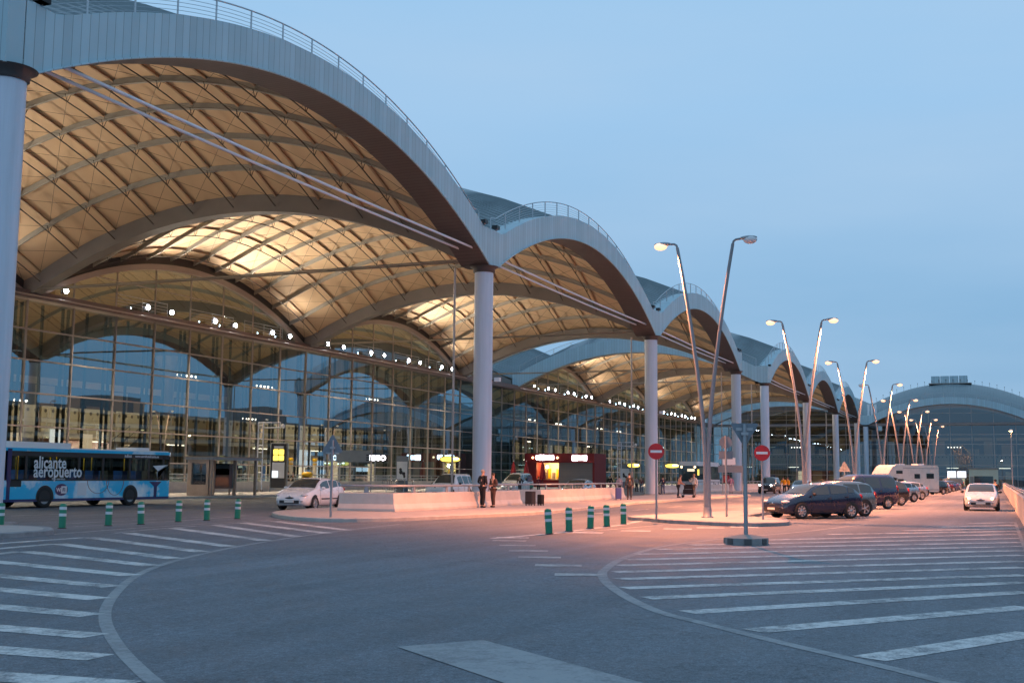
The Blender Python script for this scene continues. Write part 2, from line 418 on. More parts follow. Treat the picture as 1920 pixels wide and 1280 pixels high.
cam = bpy.data.objects.new('camera', bpy.data.cameras.new('camera')); COL.objects.link(cam); S.camera = cam
TH, PH, RO = 0.392487835, 0.113944013, 0.00913831109
F0 = Vector((math.cos(TH), math.sin(TH), 0)); R0 = Vector((math.sin(TH), -math.cos(TH), 0)); ZZ = Vector((0, 0, 1))
Fv = F0 * math.cos(PH) + ZZ * math.sin(PH); U0 = ZZ * math.cos(PH) - F0 * math.sin(PH)
Rv = R0 * math.cos(RO) + U0 * math.sin(RO); Uv = U0 * math.cos(RO) - R0 * math.sin(RO)
mw = Matrix((Rv, Uv, -Fv)).transposed().to_4x4(); mw.translation = (0, 0, 1.7)
cam.matrix_world = mw
cam.data.sensor_width = 36; cam.data.lens = 2189.95 * 36 / 1920; cam.data.clip_end = 5000; cam.data.clip_start = 0.1
S.view_settings.view_transform = 'Standard'; S.view_settings.look = 'None'; S.view_settings.exposure = 0; S.view_settings.gamma = 1
S.cycles.use_denoising = True
S.cycles.max_bounces = 8; S.cycles.diffuse_bounces = 3; S.cycles.glossy_bounces = 4; S.cycles.transparent_max_bounces = 16
S.cycles.sample_clamp_indirect = 6
S.cycles.caustics_reflective = False; S.cycles.caustics_refractive = False
# ------------------------------------------------------------------ the terminal: vaulted bays on round columns
L, D, Z0, RISE, HS = 37.3, 36.3, 14.25, 4.7, 18.1
def fu(u): return max(0.0, 1 - ((u - L / 2) / HS) ** 2)
def gv(v): return max(0.0, 1 - ((v - D / 2) / (D / 2 - 0.5)) ** 2) if 0 <= v <= D else gv(v - D if v > D else -v)
def zceil(u, v): return Z0 + 1.15 + RISE * fu(u) + RISE * gv(v)
def ztop(u): return max(16.5, 20.55 - 0.0137 * (u - L / 2) ** 2)
NU = 60
US = [L * i / NU for i in range(NU + 1)]

def edge_beam_mesh():
    b = MB(); lo = [(u, Z0 + RISE * fu(u)) for u in US]; hi = [(u, ztop(u)) for u in US]; n = len(US)
    for y, mt, fl in ((-0.6, M['cladding'], False), (1.25, M['archbeam'], True)):
        vs = [(u, y, z) for u, z in lo] + [(u, y, z) for u, z in hi]
        b.add(vs, [((i, i + 1, i + 1 + n, i + n)[::-1] if fl else (i, i + 1, i + 1 + n, i + n)) for i in range(n - 1)], mt)
    vs = [(u, -0.6, z) for u, z in lo] + [(u, 1.25, z) for u, z in lo]
    b.add(vs, [(i, i + n, i + n + 1, i + 1) for i in range(n - 1)], M['soffit'])
    vs = [(u, -0.6, z) for u, z in hi] + [(u, 1.25, z) for u, z in hi]
    b.add(vs, [(i, i + 1, i + n + 1, i + n) for i in range(n - 1)], M['cladding'])
    # thin drip edge along the bottom of the cladding
    b.tube([(u, -0.63, z + 0.02) for u, z in lo], 0.05, 4, M['cladding'])
    return b.mesh('edge_beam')

def ceiling_mesh(v0, v1):
    b = MB(); b.grid(lambda s, t: (0.5 + s * (L - 1.0), v0 + t * (v1 - v0), zceil(0.5 + s * (L - 1.0), v0 + t * (v1 - v0))), 52, 40, M['ceiling'], True, True)
    return b.mesh('ceiling')

def roof_mesh(v0, v1):
    b = MB()
    b.grid(lambda s, t: (s * L, v0 + t * (v1 - v0), zceil(s * L, v0 + t * (v1 - v0)) + 0.22), 52, 44, M['zinc'], True)
    for k in range(int(L / 0.62)):                       # standing seams
        u = 0.31 + k * 0.62
        pts = [(u, v0 + (v1 - v0) * t / 14, zceil(u, v0 + (v1 - v0) * t / 14) + 0.25) for t in range(15)]
        vs = []; fs = []
        for i, p in enumerate(pts): vs += [(p[0] - 0.02, p[1], p[2] - 0.04), (p[0] + 0.02, p[1], p[2] - 0.04), (p[0], p[1], p[2] + 0.05)]
        for i in range(14):
            a = i * 3; fs += [(a, a + 3, a + 5, a + 2), (a + 2, a + 5, a + 4, a + 1)]
        b.add(vs, fs, M['zinc'])
    return b.mesh('roof')

def rib_mesh(u, v0, v1, n=26):
    b = MB(); vv = [v0 + (v1 - v0) * i / n for i in range(n + 1)]
    b.tube([(u, v, zceil(u, v) - 0.34) for v in vv], 0.07, 6, M['rib'])
    vs = []; fs = []
    for v in vv: vs += [(u - 0.05, v, zceil(u, v) - 0.01), (u + 0.05, v, zceil(u, v) - 0.01), (u + 0.03, v, zceil(u, v) - 0.3), (u - 0.03, v, zceil(u, v) - 0.3)]
    for i in range(n):
        a = i * 4; fs += [(a + 1, a + 5, a + 6, a + 2), (a + 3, a + 7, a + 4, a)]
    b.add(vs, fs, M['rib'])
    return b.mesh('rib')

def purlin_mesh(v, us, n=30):
    b = MB(); uu = [0.55 + (L - 1.1) * i / n for i in range(n + 1)]
    b.tube([(u, v, zceil(u, v) - 0.78) for u in uu], 0.042, 6, M['purlin'])
    vs = []; fs = []
    for u in uu: vs += [(u, v - 0.07, zceil(u, v) - 0.02), (u, v + 0.07, zceil(u, v) - 0.02), (u, v + 0.07, zceil(u, v) - 0.14), (u, v - 0.07, zceil(u, v) - 0.14)]
    for i in range(n):
        a = i * 4; fs += [(a, a + 4, a + 7, a + 3), (a + 3, a + 7, a + 6, a + 2), (a + 2, a + 6, a + 5, a + 1)]
    b.add(vs, fs, M['flange'])
    for u in us:                                          # little hangers at the crossings
        z = zceil(u, v)
        b.tube([(u - 0.22, v, z - 0.34), (u, v, z - 0.80)], 0.022, 5, M['purlin']); b.tube([(u + 0.22, v, z - 0.34), (u, v, z - 0.80)], 0.022, 5, M['purlin'])
    return b.mesh('purlin')

def cross_arch_mesh(v0, v1, mt, zlo=0.0, th=1.15, hw=0.5, n=40):
    b = MB(); vs = []; fs = []
    for i in range(n + 1):
        v = v0 + (v1 - v0) * i / n; z = Z0 + zlo + RISE * gv(v)
        vs += [(-hw, v, z), (hw, v, z), (hw, v, z + th), (-hw, v, z + th)]
    for i in range(n):
        a = i * 4
        for k in range(4): fs.append((a + k, a + (k + 1) % 4, a + 4 + (k + 1) % 4, a + 4 + k))
    fs += [(3, 2, 1, 0), (n * 4, n * 4 + 1, n * 4 + 2, n * 4 + 3)]
    b.add(vs, [f[::-1] for f in fs], mt)
    return b

def guard_rail_meshes(zfn, n=16, a=0.9, c=L - 0.9, axis=0, off=0.0):
    """wires with a top rail, and one post"""
    w = MB(); P = lambda s, h: ((s, off, zfn(s) + h) if axis == 0 else (off, s, zfn(s) + h))
    ss = [a + (c - a) * i / 48 for i in range(49)]
    w.tube([P(s, 1.02) for s in ss], 0.036, 5, M['rail'])
    for h in (0.16, 0.32, 0.48, 0.64, 0.80): w.tube([P(s, h) for s in ss], 0.013, 3, M['rail'])
    return w.mesh('guard_rail'), [a + (c - a) * i / (n - 1) for i in range(n)]
post_me = MB().tube([(0, 0, -0.02), (0, 0, 1.03)], 0.04, 5, M['rail']).mesh('rail_post')
slim_post_me = MB().tube([(0, 0, 0), (0, 0, 1.1)], 0.022, 5, M['rail']).mesh('rail_post')

def column_mesh(h):
    b = MB(); b.lathe([(0.57, 0.0), (0.57, h - 0.35)], 32, M['column'])
    for z in (h * 0.28, h * 0.52, h * 0.76): b.lathe([(0.573, z - 0.012), (0.573, z + 0.012)], 32, M['column'])
    return b.mesh('column')
collar_me = MB().lathe([(0.62, -0.35), (0.66, -0.3), (0.66, -0.12), (0.9, 0.02)], 32, M['collar']).mesh('collar')
base_me = MB().lathe([(0.9, 0), (0.9, 0.10), (0.62, 0.16)], 24, M['greyconc']).mesh('column_base')

NM = 8
TRANS = [2.45, 4.92, 7.33, 9.72, 11.95]
def glass_mesh(mt):
    b = MB(); du = L / NM; zs = [0.15] + TRANS + [14.05]
    for i in range(NM):
        for j in range(len(zs) - 1):
            t = random.uniform(-0.006, 0.006); q = random.uniform(-0.004, 0.004)     # panes never sit quite flat
            u0, u1 = i * du + 0.02, (i + 1) * du - 0.02; z0, z1 = zs[j] + 0.02, zs[j + 1] - 0.02
            b.add([(u0, -t, z0), (u1, t, z0), (u1, t + q, z1), (u0, -t + q, z1)], [(0, 1, 2, 3)], mt)
    return b.mesh('glazing')
mull_me = MB().box((-0.045, -0.12, 0.15), (0.045, 0.05, 14.05), M['mullion']).mesh('mullion')
trans_me = MB().box((0, -0.11, -0.055), (L, 0.04, 0.055), M['mullion']).mesh('transom')
wind_me = MB().box((-0.09, 0, 0.15), (0.09, 0.16, 14.0), M['postdark']).mesh('wind_post')
ledge_me = MB().box((0, -0.95, 14.05), (L, 0.25, 14.32), M['ledge']).box((0, -0.80, 14.32), (L, 0.2, 14.66), M['ledge']).tube([(0, -0.97, 14.30), (L, -0.97, 14.30)], 0.06, 6, M['mullion']).mesh('ledge_beam')

def clerestory_mesh(mt):
    b = MB(); uu = [0.9 + (L - 1.8) * i / 40 for i in range(41)]; n = len(uu)
    vs = [(u, 0, 14.66) for u in uu] + [(u, 0, max(14.68, Z0 + RISE * fu(u))) for u in uu]
    b.add(vs, [(i, i + 1, i + 1 + n, i + n) for i in range(n - 1)], mt)
    return b.mesh('clerestory')
def clerestory_frame_mesh():
    b = MB(); uu = [0.5 + (L - 1.0) * i / 44 for i in range(45)]; n = len(uu)
    for y0, y1, h0, h1, mt in ((-0.32, 0.12, -0.06, 0.42, M['mullion']), (-0.12, 0.3, 0.40, 1.2, M['collar'])):
        vs = []; fs = []
        for u in uu:
            z = Z0 + RISE * fu(u); vs += [(u, y0, z + h0), (u, y1, z + h0), (u, y1, z + h1), (u, y0, z + h1)]
        for i in range(n - 1):
            a = i * 4
            for k in range(4): fs.append((a + k, a + 4 + k, a + 4 + (k + 1) % 4, a + (k + 1) % 4))
        b.add(vs, fs, mt)
    return b.mesh('arch_frame')
def clerestory_bars_mesh():
    b = MB()
    for i in range(1, NM):
        u = i * L / NM; z = Z0 + RISE * fu(u)
        if z > 14.9: b.box((u - 0.035, -0.08, 14.66), (u + 0.035, 0.04, z), M['mullion'])
    for z in (16.9,):
        w = HS * math.sqrt(max(0, 1 - (z - Z0) / RISE)); b.box((L / 2 - w, -0.07, z - 0.03), (L / 2 + w, 0.04, z + 0.03), M['mullion'])
    return b.mesh('glazing_bars')

RIB_U = [L / 2 + 3.07 * (k - 5) for k in range(11)]
PUR_V = [1.65 + 3.3 * k for k in range(11)]
ME = dict(edge=edge_beam_mesh(), ceil=ceiling_mesh(1.2, D - 0.1), ceil_in=ceiling_mesh(D + 0.3, 2 * D), roof=roof_mesh(-0.1, 2 * D), roof_short=roof_mesh(-0.1, D),
          glass=glass_mesh(M['glass']), glass_end=glass_mesh(M['glass_end']), cler=clerestory_mesh(M['glass']), cler_end=clerestory_mesh(M['glass_end']),
          clf=clerestory_frame_mesh(), clb=clerestory_bars_mesh(), col=column_mesh(Z0),
          arch=cross_arch_mesh(0.8, D - 0.05, M['archbeam']).mesh('cross_arch'), arch_in=cross_arch_mesh(D + 0.3, 2 * D, M['archbeam']).mesh('cross_arch'),
          arch_up=cross_arch_mesh(0.7, D, M['archbeam'], zlo=1.15, th=1.0, hw=0.5).mesh('valley_beam'))
ME['ribs'] = [rib_mesh(u, 0.8, D - 0.1) for u in RIB_U]
ME['purlins'] = [purlin_mesh(v, RIB_U) for v in PUR_V]
ME['ribs_in'] = [rib_mesh(u, D + 0.4, 2 * D) for u in RIB_U[::2]]
ME['rail'], RAIL_S = guard_rail_meshes(ztop, 16)

def end_fascia_mesh(v1):
    b = MB(); n = 44; vs = []; fs = []
    for i in range(n + 1):
        v = -0.6 + (v1 + 0.6) * i / n; g = gv(max(v, 0.5)); lo = Z0 + RISE * g; hi = max(16.55, Z0 + 2.0 + RISE * g)
        vs += [(-0.35, v, lo), (0.35, v, lo), (0.35, v, hi), (-0.35, v, hi)]
    for i in range(n):
        a = i * 4
        for k in range(4): fs.append((a + k, a + 4 + k, a + 4 + (k + 1) % 4, a + (k + 1) % 4))
    fs += [(0, 1, 2, 3), (n * 4 + 3, n * 4 + 2, n * 4 + 1, n * 4)]
    b.add(vs, fs, M['cladding_end']); return b.mesh('end_fascia')
ME['endf'] = end_fascia_mesh(D)
ME['endrail'], END_S = guard_rail_meshes(lambda v: max(16.55, Z0 + 2.0 + RISE * gv(v)), 14, 1.0, D - 1, axis=1)

def rods_mesh(a, c):
    b = MB(); n = 12
    f = lambda t: a + (c - a) * t
    return b.tube([(f(i / n), 0, -0.10 * math.sin(PI * i / n)) for i in range(n + 1)], 0.068, 8, M['rod']).mesh('tie_rod')
ME['rod'] = rods_mesh(0.9, L - 0.9)
ME['rod_deep'] = MB().tube([(0, 0.9, 0), (0, D / 2, -0.05), (0, D - 0.6, 0)], 0.055, 6, M['rib']).mesh('tie_rod')
ME['downpipe'] = MB().tube([(0, 0, 0.15), (0, 0, Z0 - 0.1)], 0.07, 6, M['mullion']).mesh('downpipe')

def cable_mesh():
    """fine crossed bracing under the vault panels"""
    b = MB()
    us = [0.6] + RIB_U + [L - 0.6]; vs_ = [0.8] + PUR_V + [D - 0.2]
    for i in range(len(us) - 1):
        for j in range(len(vs_) - 1):
            for p, q in (((us[i], vs_[j]), (us[i + 1], vs_[j + 1])), ((us[i + 1], vs_[j]), (us[i], vs_[j + 1]))):
                b.tube([(p[0], p[1], zceil(*p) - 0.32), (q[0], q[1], zceil(*q) - 0.32)], 0.014, 3, M['purlin'], cap=False)
    return b.mesh('bracing_cable')
ME['cable'] = cable_mesh()

def balcony_panel_mesh():
    b = MB()
    for k in range(8):
        u0 = k * L / 8 + 0.15; u1 = (k + 1) * L / 8 - 0.15
        b.box((u0, 0, 5.05), (u1, 0.2, 7.35), M['cream'])
        for j in range(5):
            u = u0 + 0.45 + j * 0.88; b.tube([(u, -0.02, 6.95), (u, 0.0, 6.95)], 0.16, 8, M['darkin'])
        for z in (5.5, 5.9, 6.3): b.box((u0, -0.006, z - 0.012), (u1, 0, z + 0.012), M['incol'])
    return b.mesh('balcony_panels')
ME['balc'] = balcony_panel_mesh()
ME['mezz'] = MB().box((0, D + 12, 4.55), (L, 2 * D, 5.0), M['cream']).mesh('mezzanine_floor')
ME['floor'] = MB().box((0, D + 0.1, 0.0), (L, 2 * D, 0.16), M['floor_in']).mesh('hall_floor')
def backwall_mesh():
    b = MB(); b.box((0, 2 * D, 0.16), (L, 2 * D + 0.3, 14.3), M['darkin'])
    for k in range(9):
        u = (k + 0.5) * L / 9; b.box((u - 1.5, 2 * D - 0.06, 5.4), (u + 1.5, 2 * D, 11.5 - (k % 3)), M['cream'])
    b.box((0, 2 * D - 0.05, 11.6), (L, 2 * D, 12.4), M['cream'])
    uu = [0.5 + (L - 1) * i / 20 for i in range(21)]
    b.add([(u, 2 * D, 14.3) for u in uu] + [(u, 2 * D, Z0 + 1.2 + RISE * fu(u)) for u in uu], [(i, i + 1, i + 22, i + 21) for i in range(20)], M['darkin'])
    return b.mesh('back_wall')
ME['back'] = backwall_mesh()
def low_partition_mesh():
    """shopfronts and lit rooms under the mezzanine edge"""
    b = MB(); b.box((0, D + 13.2, 0.16), (L, D + 13.4, 4.55), M['incol'])
    rnd = random.Random(3)
    for k in range(10):
        u = 1 + k * 3.65; w = rnd.uniform(1.2, 2.9); z1 = rnd.uniform(2.2, 3.6)
        mt = rnd.choice([M['cream'], M['warmpanel'], M['darkin'], M['darkin'], M['cream'], M['blueband']])
        b.box((u, D + 13.12, 0.3), (u + w, D + 13.2, z1), mt)
    return b.mesh('shop_wall')
ME['shop'] = low_partition_mesh()
ME['strip'] = MB().box((-1.3, -0.06, -0.05), (1.3, 0.06, 0.05), M['instrip']).mesh('light_strip')
def cluster_mesh():
    b = MB(); b.tube([(-1.6, 0, 0), (1.6, 0, 0)], 0.05, 5, M['postdark'])
    for k in range(5): b.ball((-1.4 + 0.7 * k, 0, -0.12), 0.11, M['inlamp'], 8, 6)
    return b.mesh('lamp_bar')
ME['cluster'] = cluster_mesh()
ME['incol'] = MB().lathe([(0.5, 0.16), (0.5, 11.4), (1.6, 14.0)], 20, M['incol']).mesh('hall_column')
def stair_mesh():
    b = MB()
    for s in (0, 1.5):
        b.add([(0, s, 0.16), (0.35, s, 0.16), (8.35, s, 5.0), (8.0, s, 5.0), (0, s + 0.08, 0.16), (0.35, s + 0.08, 0.16), (8.35, s + 0.08, 5.0), (8.0, s + 0.08, 5.0)],
              [(0, 1, 2, 3), (7, 6, 5, 4), (0, 4, 5, 1), (3, 2, 6, 7), (1, 5, 6, 2), (0, 3, 7, 4)], M['postdark'])
        b.tube([(0.2, s, 1.2), (8.2, s, 6.0)], 0.04, 5, M['postdark'])
        for k in range(9): b.tube([(0.2 + k, s, 0.2 + k * 0.6), (0.2 + k, s, 1.2 + k * 0.6)], 0.025, 4, M['postdark'])
    for k in range(28): b.box((0.2 + k * 0.285, 0, 0.25 + k * 0.17), (0.5 + k * 0.285, 1.5, 0.29 + k * 0.17), M['incol'])
    return b.mesh('staircase')
ME['stair'] = stair_mesh()
ME['lrail'] = (lambda b: b)(MB())
for h in (0.25, 0.5, 0.75, 1.05): ME['lrail'].tube([(0, 0, h), (6.2, 0, h)], 0.02 if h < 1 else 0.03, 4, M['rail'])
ME['lrail'] = ME['lrail'].mesh('ledge_rail')

def module(name, label, loc, rz, canopy=True, nb=3, interior=True):
    t = thing(name, label, 'building', loc, rz)
    VW = D if canopy else 0.95
    for i in range(nb):
        x = i * L
        place('edge_beam', ME['edge'], t, (x, 0, 0))
        r = place('guard_rail', ME['rail'], t, (x, 0, 0))
        for s in RAIL_S: place('post', post_me, r, (s, 0, ztop(s)))
        if canopy:
            c = place('ceiling', ME['ceil'], t, (x, 0, 0))
            for m in ME['ribs']: place('rib', m, c)
            for m in ME['purlins']: place('purlin', m, c)
            place('bracing_cable', ME['cable'], c)
            for y in (-0.15, 0.75): place('tie_rod', ME['rod'], t, (x, y, 15.1))
            c2 = place('ceiling', ME['ceil_in'], t, (x, 0, 0))
            for m in ME['ribs_in']: place('rib', m, c2)
        else:
            c = place('ceiling', ME['ceil'], t, (x, 0, 0))
            for m in ME['ribs'][::3]: place('rib', m, c)
        place('roof', ME['roof'] if canopy else ME['roof_short'], t, (x, 0, 0))
        g = place('glass_wall', ME['glass' if canopy else 'glass_end'], t, (x, VW, 0))
        for k in range(NM + 1 if i == nb - 1 else NM): place('mullion', mull_me, g, (k * L / NM, 0, 0))
        for z in TRANS: place('transom', trans_me, g, (0, 0, z))
        for k in range(NM):
            for du in (-0.28, 0.28): place('wind_post', wind_me, g, (k * L / NM + du + 0.02, 0.7, 0))
            if canopy: place('wind_post', wind_me, g, ((k + 0.5) * L / NM, 0.7, 0))
        place('ledge_beam', ledge_me, t, (x, VW, 0))
        cl = place('clerestory', ME['cler' if canopy else 'cler_end'], t, (x, VW + 0.05, 0))
        place('arch_frame', ME['clf'], cl); place('glazing_bars', ME['clb'], cl)
        if canopy:
            for u in (8.4, 17.6, 25.6): 
                lr = place('ledge_rail', ME['lrail'], t, (x + u, VW - 0.75, 14.66))
                for q in (0, 3.1, 6.2): place('post', slim_post_me, lr, (q, 0, 0))
        if interior:
            yo = 0 if canopy else -D + 0.95
            for nme, key in (('hall_floor', 'floor'), ('back_wall', 'back'), ('mezzanine_floor', 'mezz'), ('shop_wall', 'shop')):
                place(nme, ME[key], t, (x, yo, 0))
            place('balcony_panels', ME['balc'], t, (x, VW + 11.9, 0))
            for u in (7, 18.6, 30): place('light_strip', ME['strip'], t, (x + u, VW + 10, 4.35))
            for u, v, z in ((19, 14, 9.5),) if not canopy else ((6, 9, 11.2), (30, 9, 11.3), (19, 20, 8.4)): place('lamp_bar', ME['cluster'], t, (x + u, VW + v, z))
    for i in range(nb + 1):
        x = i * L
        c = place('column', ME['col'], t, (x, 0, 0)); place('collar', collar_me, c, (0, 0, Z0)); place('column_base', base_me, c, (0, 0, 0.0))
        end = i in (0, nb)
        if canopy:
            place('cross_arch', ME['arch'], t, (x + (0.5 if i == 0 else -0.5 if i == nb else 0), 0, 0))
            place('cross_arch', ME['arch_in'], t, (x, 0, 0))
            for dx in (-0.3, 0.3): place('tie_rod', ME['rod_deep'], t, (x + dx, 0, 14.75))
            place('downpipe', ME['downpipe'], t, (x - 0.75, 1.6, 0))
            place('hall_column', ME['incol'], t, (x, VW + 17, 0))
        if end:
            dx = -0.37 if i == 0 else 0.37
            e = place('end_fascia', ME['endf'], t, (x + dx, 0, 0))
            er = place('guard_rail', ME['endrail'], t, (x + dx, 0, 0))
            for s in END_S: place('post', post_me, er, (0, s, max(16.55, Z0 + 2.0 + RISE * gv(s))))
        elif canopy:
            place('valley_beam', ME['arch_up'], t, (x, 0, 0))
    return t

X1, X2, YC = 26.9, 26.9 + 3.5 * L, 28.46
YW = YC + D
T1 = module('terminal_building', 'near half of the terminal with three huge lit vaults beside the blue bus', (X1, YC, 0), 0)
T2 = module('terminal_building', 'far half of the terminal, three smaller looking vaults beyond the sky gap', (X2, YC, 0), 0)
XE = X2 + 3 * L + 18.3
T3 = module('terminal_building', 'end terminal facing the car park with grey zinc vault and glass front', (XE, YW + 0.9, 0), -PI / 2, canopy=False)
# stair, end closure and plant that only one of the halves shows
place('staircase', ME['stair'], T1, (53.5, D + 9.5, 0))
def gable_mesh():
    b = MB(); b.box((-0.1, D + 0.3, 0.15), (0.1, 2 * D, 14.3), M['greyconc'])
    vv = [D + 0.3 + (D - 0.3) * i / 24 for i in range(25)]
    b.add([(0, v, 14.3) for v in vv] + [(0, v, Z0 + 1.2 + RISE * gv(v)) for v in vv], [(i, i + 1, i + 26, i + 25) for i in range(24)], M['greyconc'])
    return b.mesh('gable_wall')
gm = gable_mesh()
for t in (T1, T2):
    for u in (0.2, 3 * L - 0.2): place('gable_wall', gm, t, (u, 0, 0))
# link wall of the sky gap (glass carries on at ground level) and the deep wall to the end block
def link_mesh(w):
    b = MB(); zs = [0.15] + TRANS + [14.05]; n = max(1, round(w / 4.66))
    for i in range(n):
        for j in range(len(zs) - 1):
            u0, u1 = i * w / n + 0.05, (i + 1) * w / n - 0.05
            b.add([(u0, 0, zs[j] + 0.04), (u1, 0, zs[j] + 0.04), (u1, 0, zs[j + 1] - 0.04), (u0, 0, zs[j + 1] - 0.04)], [(0, 1, 2, 3)], M['glass'])
    for i in range(n + 1): b.box((i * w / n - 0.04, -0.1, 0.15), (i * w / n + 0.04, 0.05, 14.05), M['mullion'])
    for z in TRANS: b.box((0, -0.07, z - 0.035), (w, 0.04, z + 0.035), M['mullion'])
    b.box((0, -0.95, 14.05), (w, 3, 14.66), M['ledge'])
    b.box((0, 14, 0.15), (w, 14.2, 14.3), M['darkin']); b.box((0, 0.1, 0), (w, 14, 0.16), M['floor_in'])
    return b.mesh('link_wall')
place('link_wall', link_mesh(L / 2), T1, (3 * L, D, 0))
place('link_wall', link_mesh(18.3), T2, (3 * L, D, 0))
# plant on the end roof
b = MB()
for k in range(4): b.box((k * 2.1, 0, 0), (k * 2.1 + 1.9, 2.4, 1.7), M['cladding'])
b.box((-0.6, -0.4, -0.25), (9.1, 2.8, 0), M['greyconc'])
b.build('roof_plant', T3, (L * 1.5 - 4.3, D / 2 - 6, 24.75))
b = MB()
for k in range(22):
    u = L + 1.5 + k * 1.62; z = zceil(u - L, 12) + 0.4
    b.tube([(u, 12, z), (u, 12, z + 0.9)], 0.035, 4, M['black']); b.ball((u, 12, z + 0.9), 0.1, M['black'], 6, 4)
b.build('roof_spikes', T3)
b = MB()
for k in range(3): b.tube([(L + 0.6 + k * 0.8, 1.6, 16.0), (L + 0.6 + k * 0.8, 1.6, 19.2)], 0.28, 10, M['signwhite'])
b.build('roof_flue', T3)
T3b = None
# hall lighting: lamps hung in the halls
for T, bays in ((T1, 3), (T2, 3)):
    for i in range(bays):
        lamp('AREA', 'hall_uplight', (i * L + L / 2, D + 16, 8.5), 2300 if (T is T1 and i == 0) else 3000, (1.0, 0.76, 0.48), T, shape='RECTANGLE', size=16, size_y=8).rotation_euler = (PI, 0, 0)
        lamp('AREA', 'hall_downlight', (i * L + L / 2, D + 7, 12.0), 1200 if (T is T1 and i == 0) else 2000, (1.0, 0.90, 0.68), T, shape='RECTANGLE', size=22, size_y=3)
        for k in range(3): lamp('AREA', 'ledge_downlight', (i * L + 6.2 + 12.4 * k, D - 1.3, 13.95), 1000, (1.0, 0.84, 0.62), T, shape='RECTANGLE', size=2.4, size_y=0.25, spread=R(105)).rotation_euler = (R(-26), 0, 0)
        lamp('AREA', 'shop_light', (i * L + L / 2, D + 10, 4.3), 900, (1.0, 0.9, 0.65), T, shape='RECTANGLE', size=26, size_y=0.6)
for i in range(3):
    lamp('AREA', 'hall_uplight', (i * L + L / 2, 14, 8.5), 1500, (1.0, 0.78, 0.55), T3, shape='RECTANGLE', size=14, size_y=8).rotation_euler = (PI, 0, 0)
    lamp('AREA', 'shop_light', (i * L + L / 2, 10, 4.3), 260, (1.0, 0.9, 0.65), T3, shape='RECTANGLE', size=26, size_y=0.6)

# ------------------------------------------------------------------ floodlights along the ledge
fb = MB(); fb.box((-0.22, -0.12, -0.05), (0.22, 0.2, 0.33), M['black']); fb.tube([(-0.3, 0.05, -0.28), (-0.3, 0.05, 0.15)], 0.03, 5, M['galv']); fb.tube([(0.3, 0.05, -0.28), (0.3, 0.05, 0.15)], 0.03, 5, M['galv'])
fb.box((-0.33, -0.02, -0.30), (0.33, 0.12, -0.26), M['galv'])
ff = MB().ball((0, -0.12, 0.15), (0.24, 0.10, 0.19), M['flood'], 14, 8)
fbm, ffm = fb.mesh('lamp_body'), ff.mesh('lamp_face')
fl0 = None
OFFS = [3.0, 6.2, 12.2, 15.2, 21.2, 24.2, 30.2, 33.2]
for T, xm, nb in ((T1, X1, 3), (T2, X2, 3)):
    for i in range(nb):
        for k, u in enumerate(OFFS):
            if T is T1 and i == 1 and k == 1: continue
            x = xm + i * L + u
            if fl0 is None:
                fl0 = thing('floodlight', 'white floodlight on the ledge above the glass wall, lighting the vault', 'floodlight', (x, YW - 0.62, 14.96), 0, 'floodlights along the terminal ledge')
                place('lamp_body', fbm, fl0); place('lamp_face', ffm, fl0)
            else:
                dup(fl0, (x, YW - 0.62, 14.96))
            if k % 2 == 0:
                s = lamp('SPOT', 'floodlight_beam', (x + 1.5, YW - 0.9, 15.35), (8200 if i == 0 and T is T1 else 12500) * max(0.02, fu(u + 1.5) ** 2.0 - 0.14), (1.0, 0.88, 0.72), None, spot_size=R(125), spot_blend=0.9, shadow_soft_size=0.25)
                s.rotation_euler = Vector((0.0, -0.80, 0.60)).to_track_quat('-Z', 'Y').to_euler()
# small dark roof spotlights at the valleys of the canopy edge
sp = MB(); sp.box((-.22, -.5, 0), (.22, -.15, .22), M['black']); sp.box((-.05, -.4, -.1), (.05, -.3, 0), M['galv']); spm = sp.mesh('valley_spotlight')
for T in (T1, T2):
    for i in range(0, 4):
        for du in (-1.5, 0.3): place('valley_spotlight', spm, T, (min(max(i * L + du, .6), 3 * L - .6), -0.3, 16.62))
cam_me = MB().box((-.12, -.14, -.12), (.12, .2, .12), M['signwhite']).tube([(0, .2, 0), (0, .55, -.1), (0, .62, -.6)], .03, 6, M['black']).mesh('security_camera')
for i in (1, 2, 3): place('security_camera', cam_me, T1, (i * L + .1, -.95, 7.4))
# ------------------------------------------------------------------ ground, paint, pavements
g = MB().box((-600, -900, -0.5), (1500, 700, 0), M['asphalt']).build('ground'); tag(g, kind='structure')

ZS = [0.0035]
def strip(b, pts, w, mt):
    ZS[0] += 0.00003; z = ZS[0]
    pts = [Vector((p[0], p[1], 0)) for p in pts]; vs = []
    for i, p in enumerate(pts):
        d = (pts[min(i + 1, len(pts) - 1)] - pts[max(i - 1, 0)]).normalized(); n = Vector((-d.y, d.x, 0)) * (w / 2)
        vs += [(p + n).to_3d() + Vector((0, 0, z)), (p - n).to_3d() + Vector((0, 0, z))]
    b.add(vs, [(2 * i, 2 * i + 1, 2 * i + 3, 2 * i + 2) for i in range(len(pts) - 1)], mt)

def smooth_line(pts, n=6):
    out = []; P = [Vector((*p, 0)) for p in pts]
    for i in range(len(P) - 1):
        a, b, c, d = P[max(i - 1, 0)], P[i], P[i + 1], P[min(i + 2, len(P) - 1)]
        for k in range(n):
            t = k / n
            out.append(0.5 * ((2 * b) + (c - a) * t + (2 * a - 5 * b + 4 * c - d) * t * t + (3 * b - a - 3 * c + d) * t ** 3))
    out.append(P[-1]); return [(p.x, p.y) for p in out]

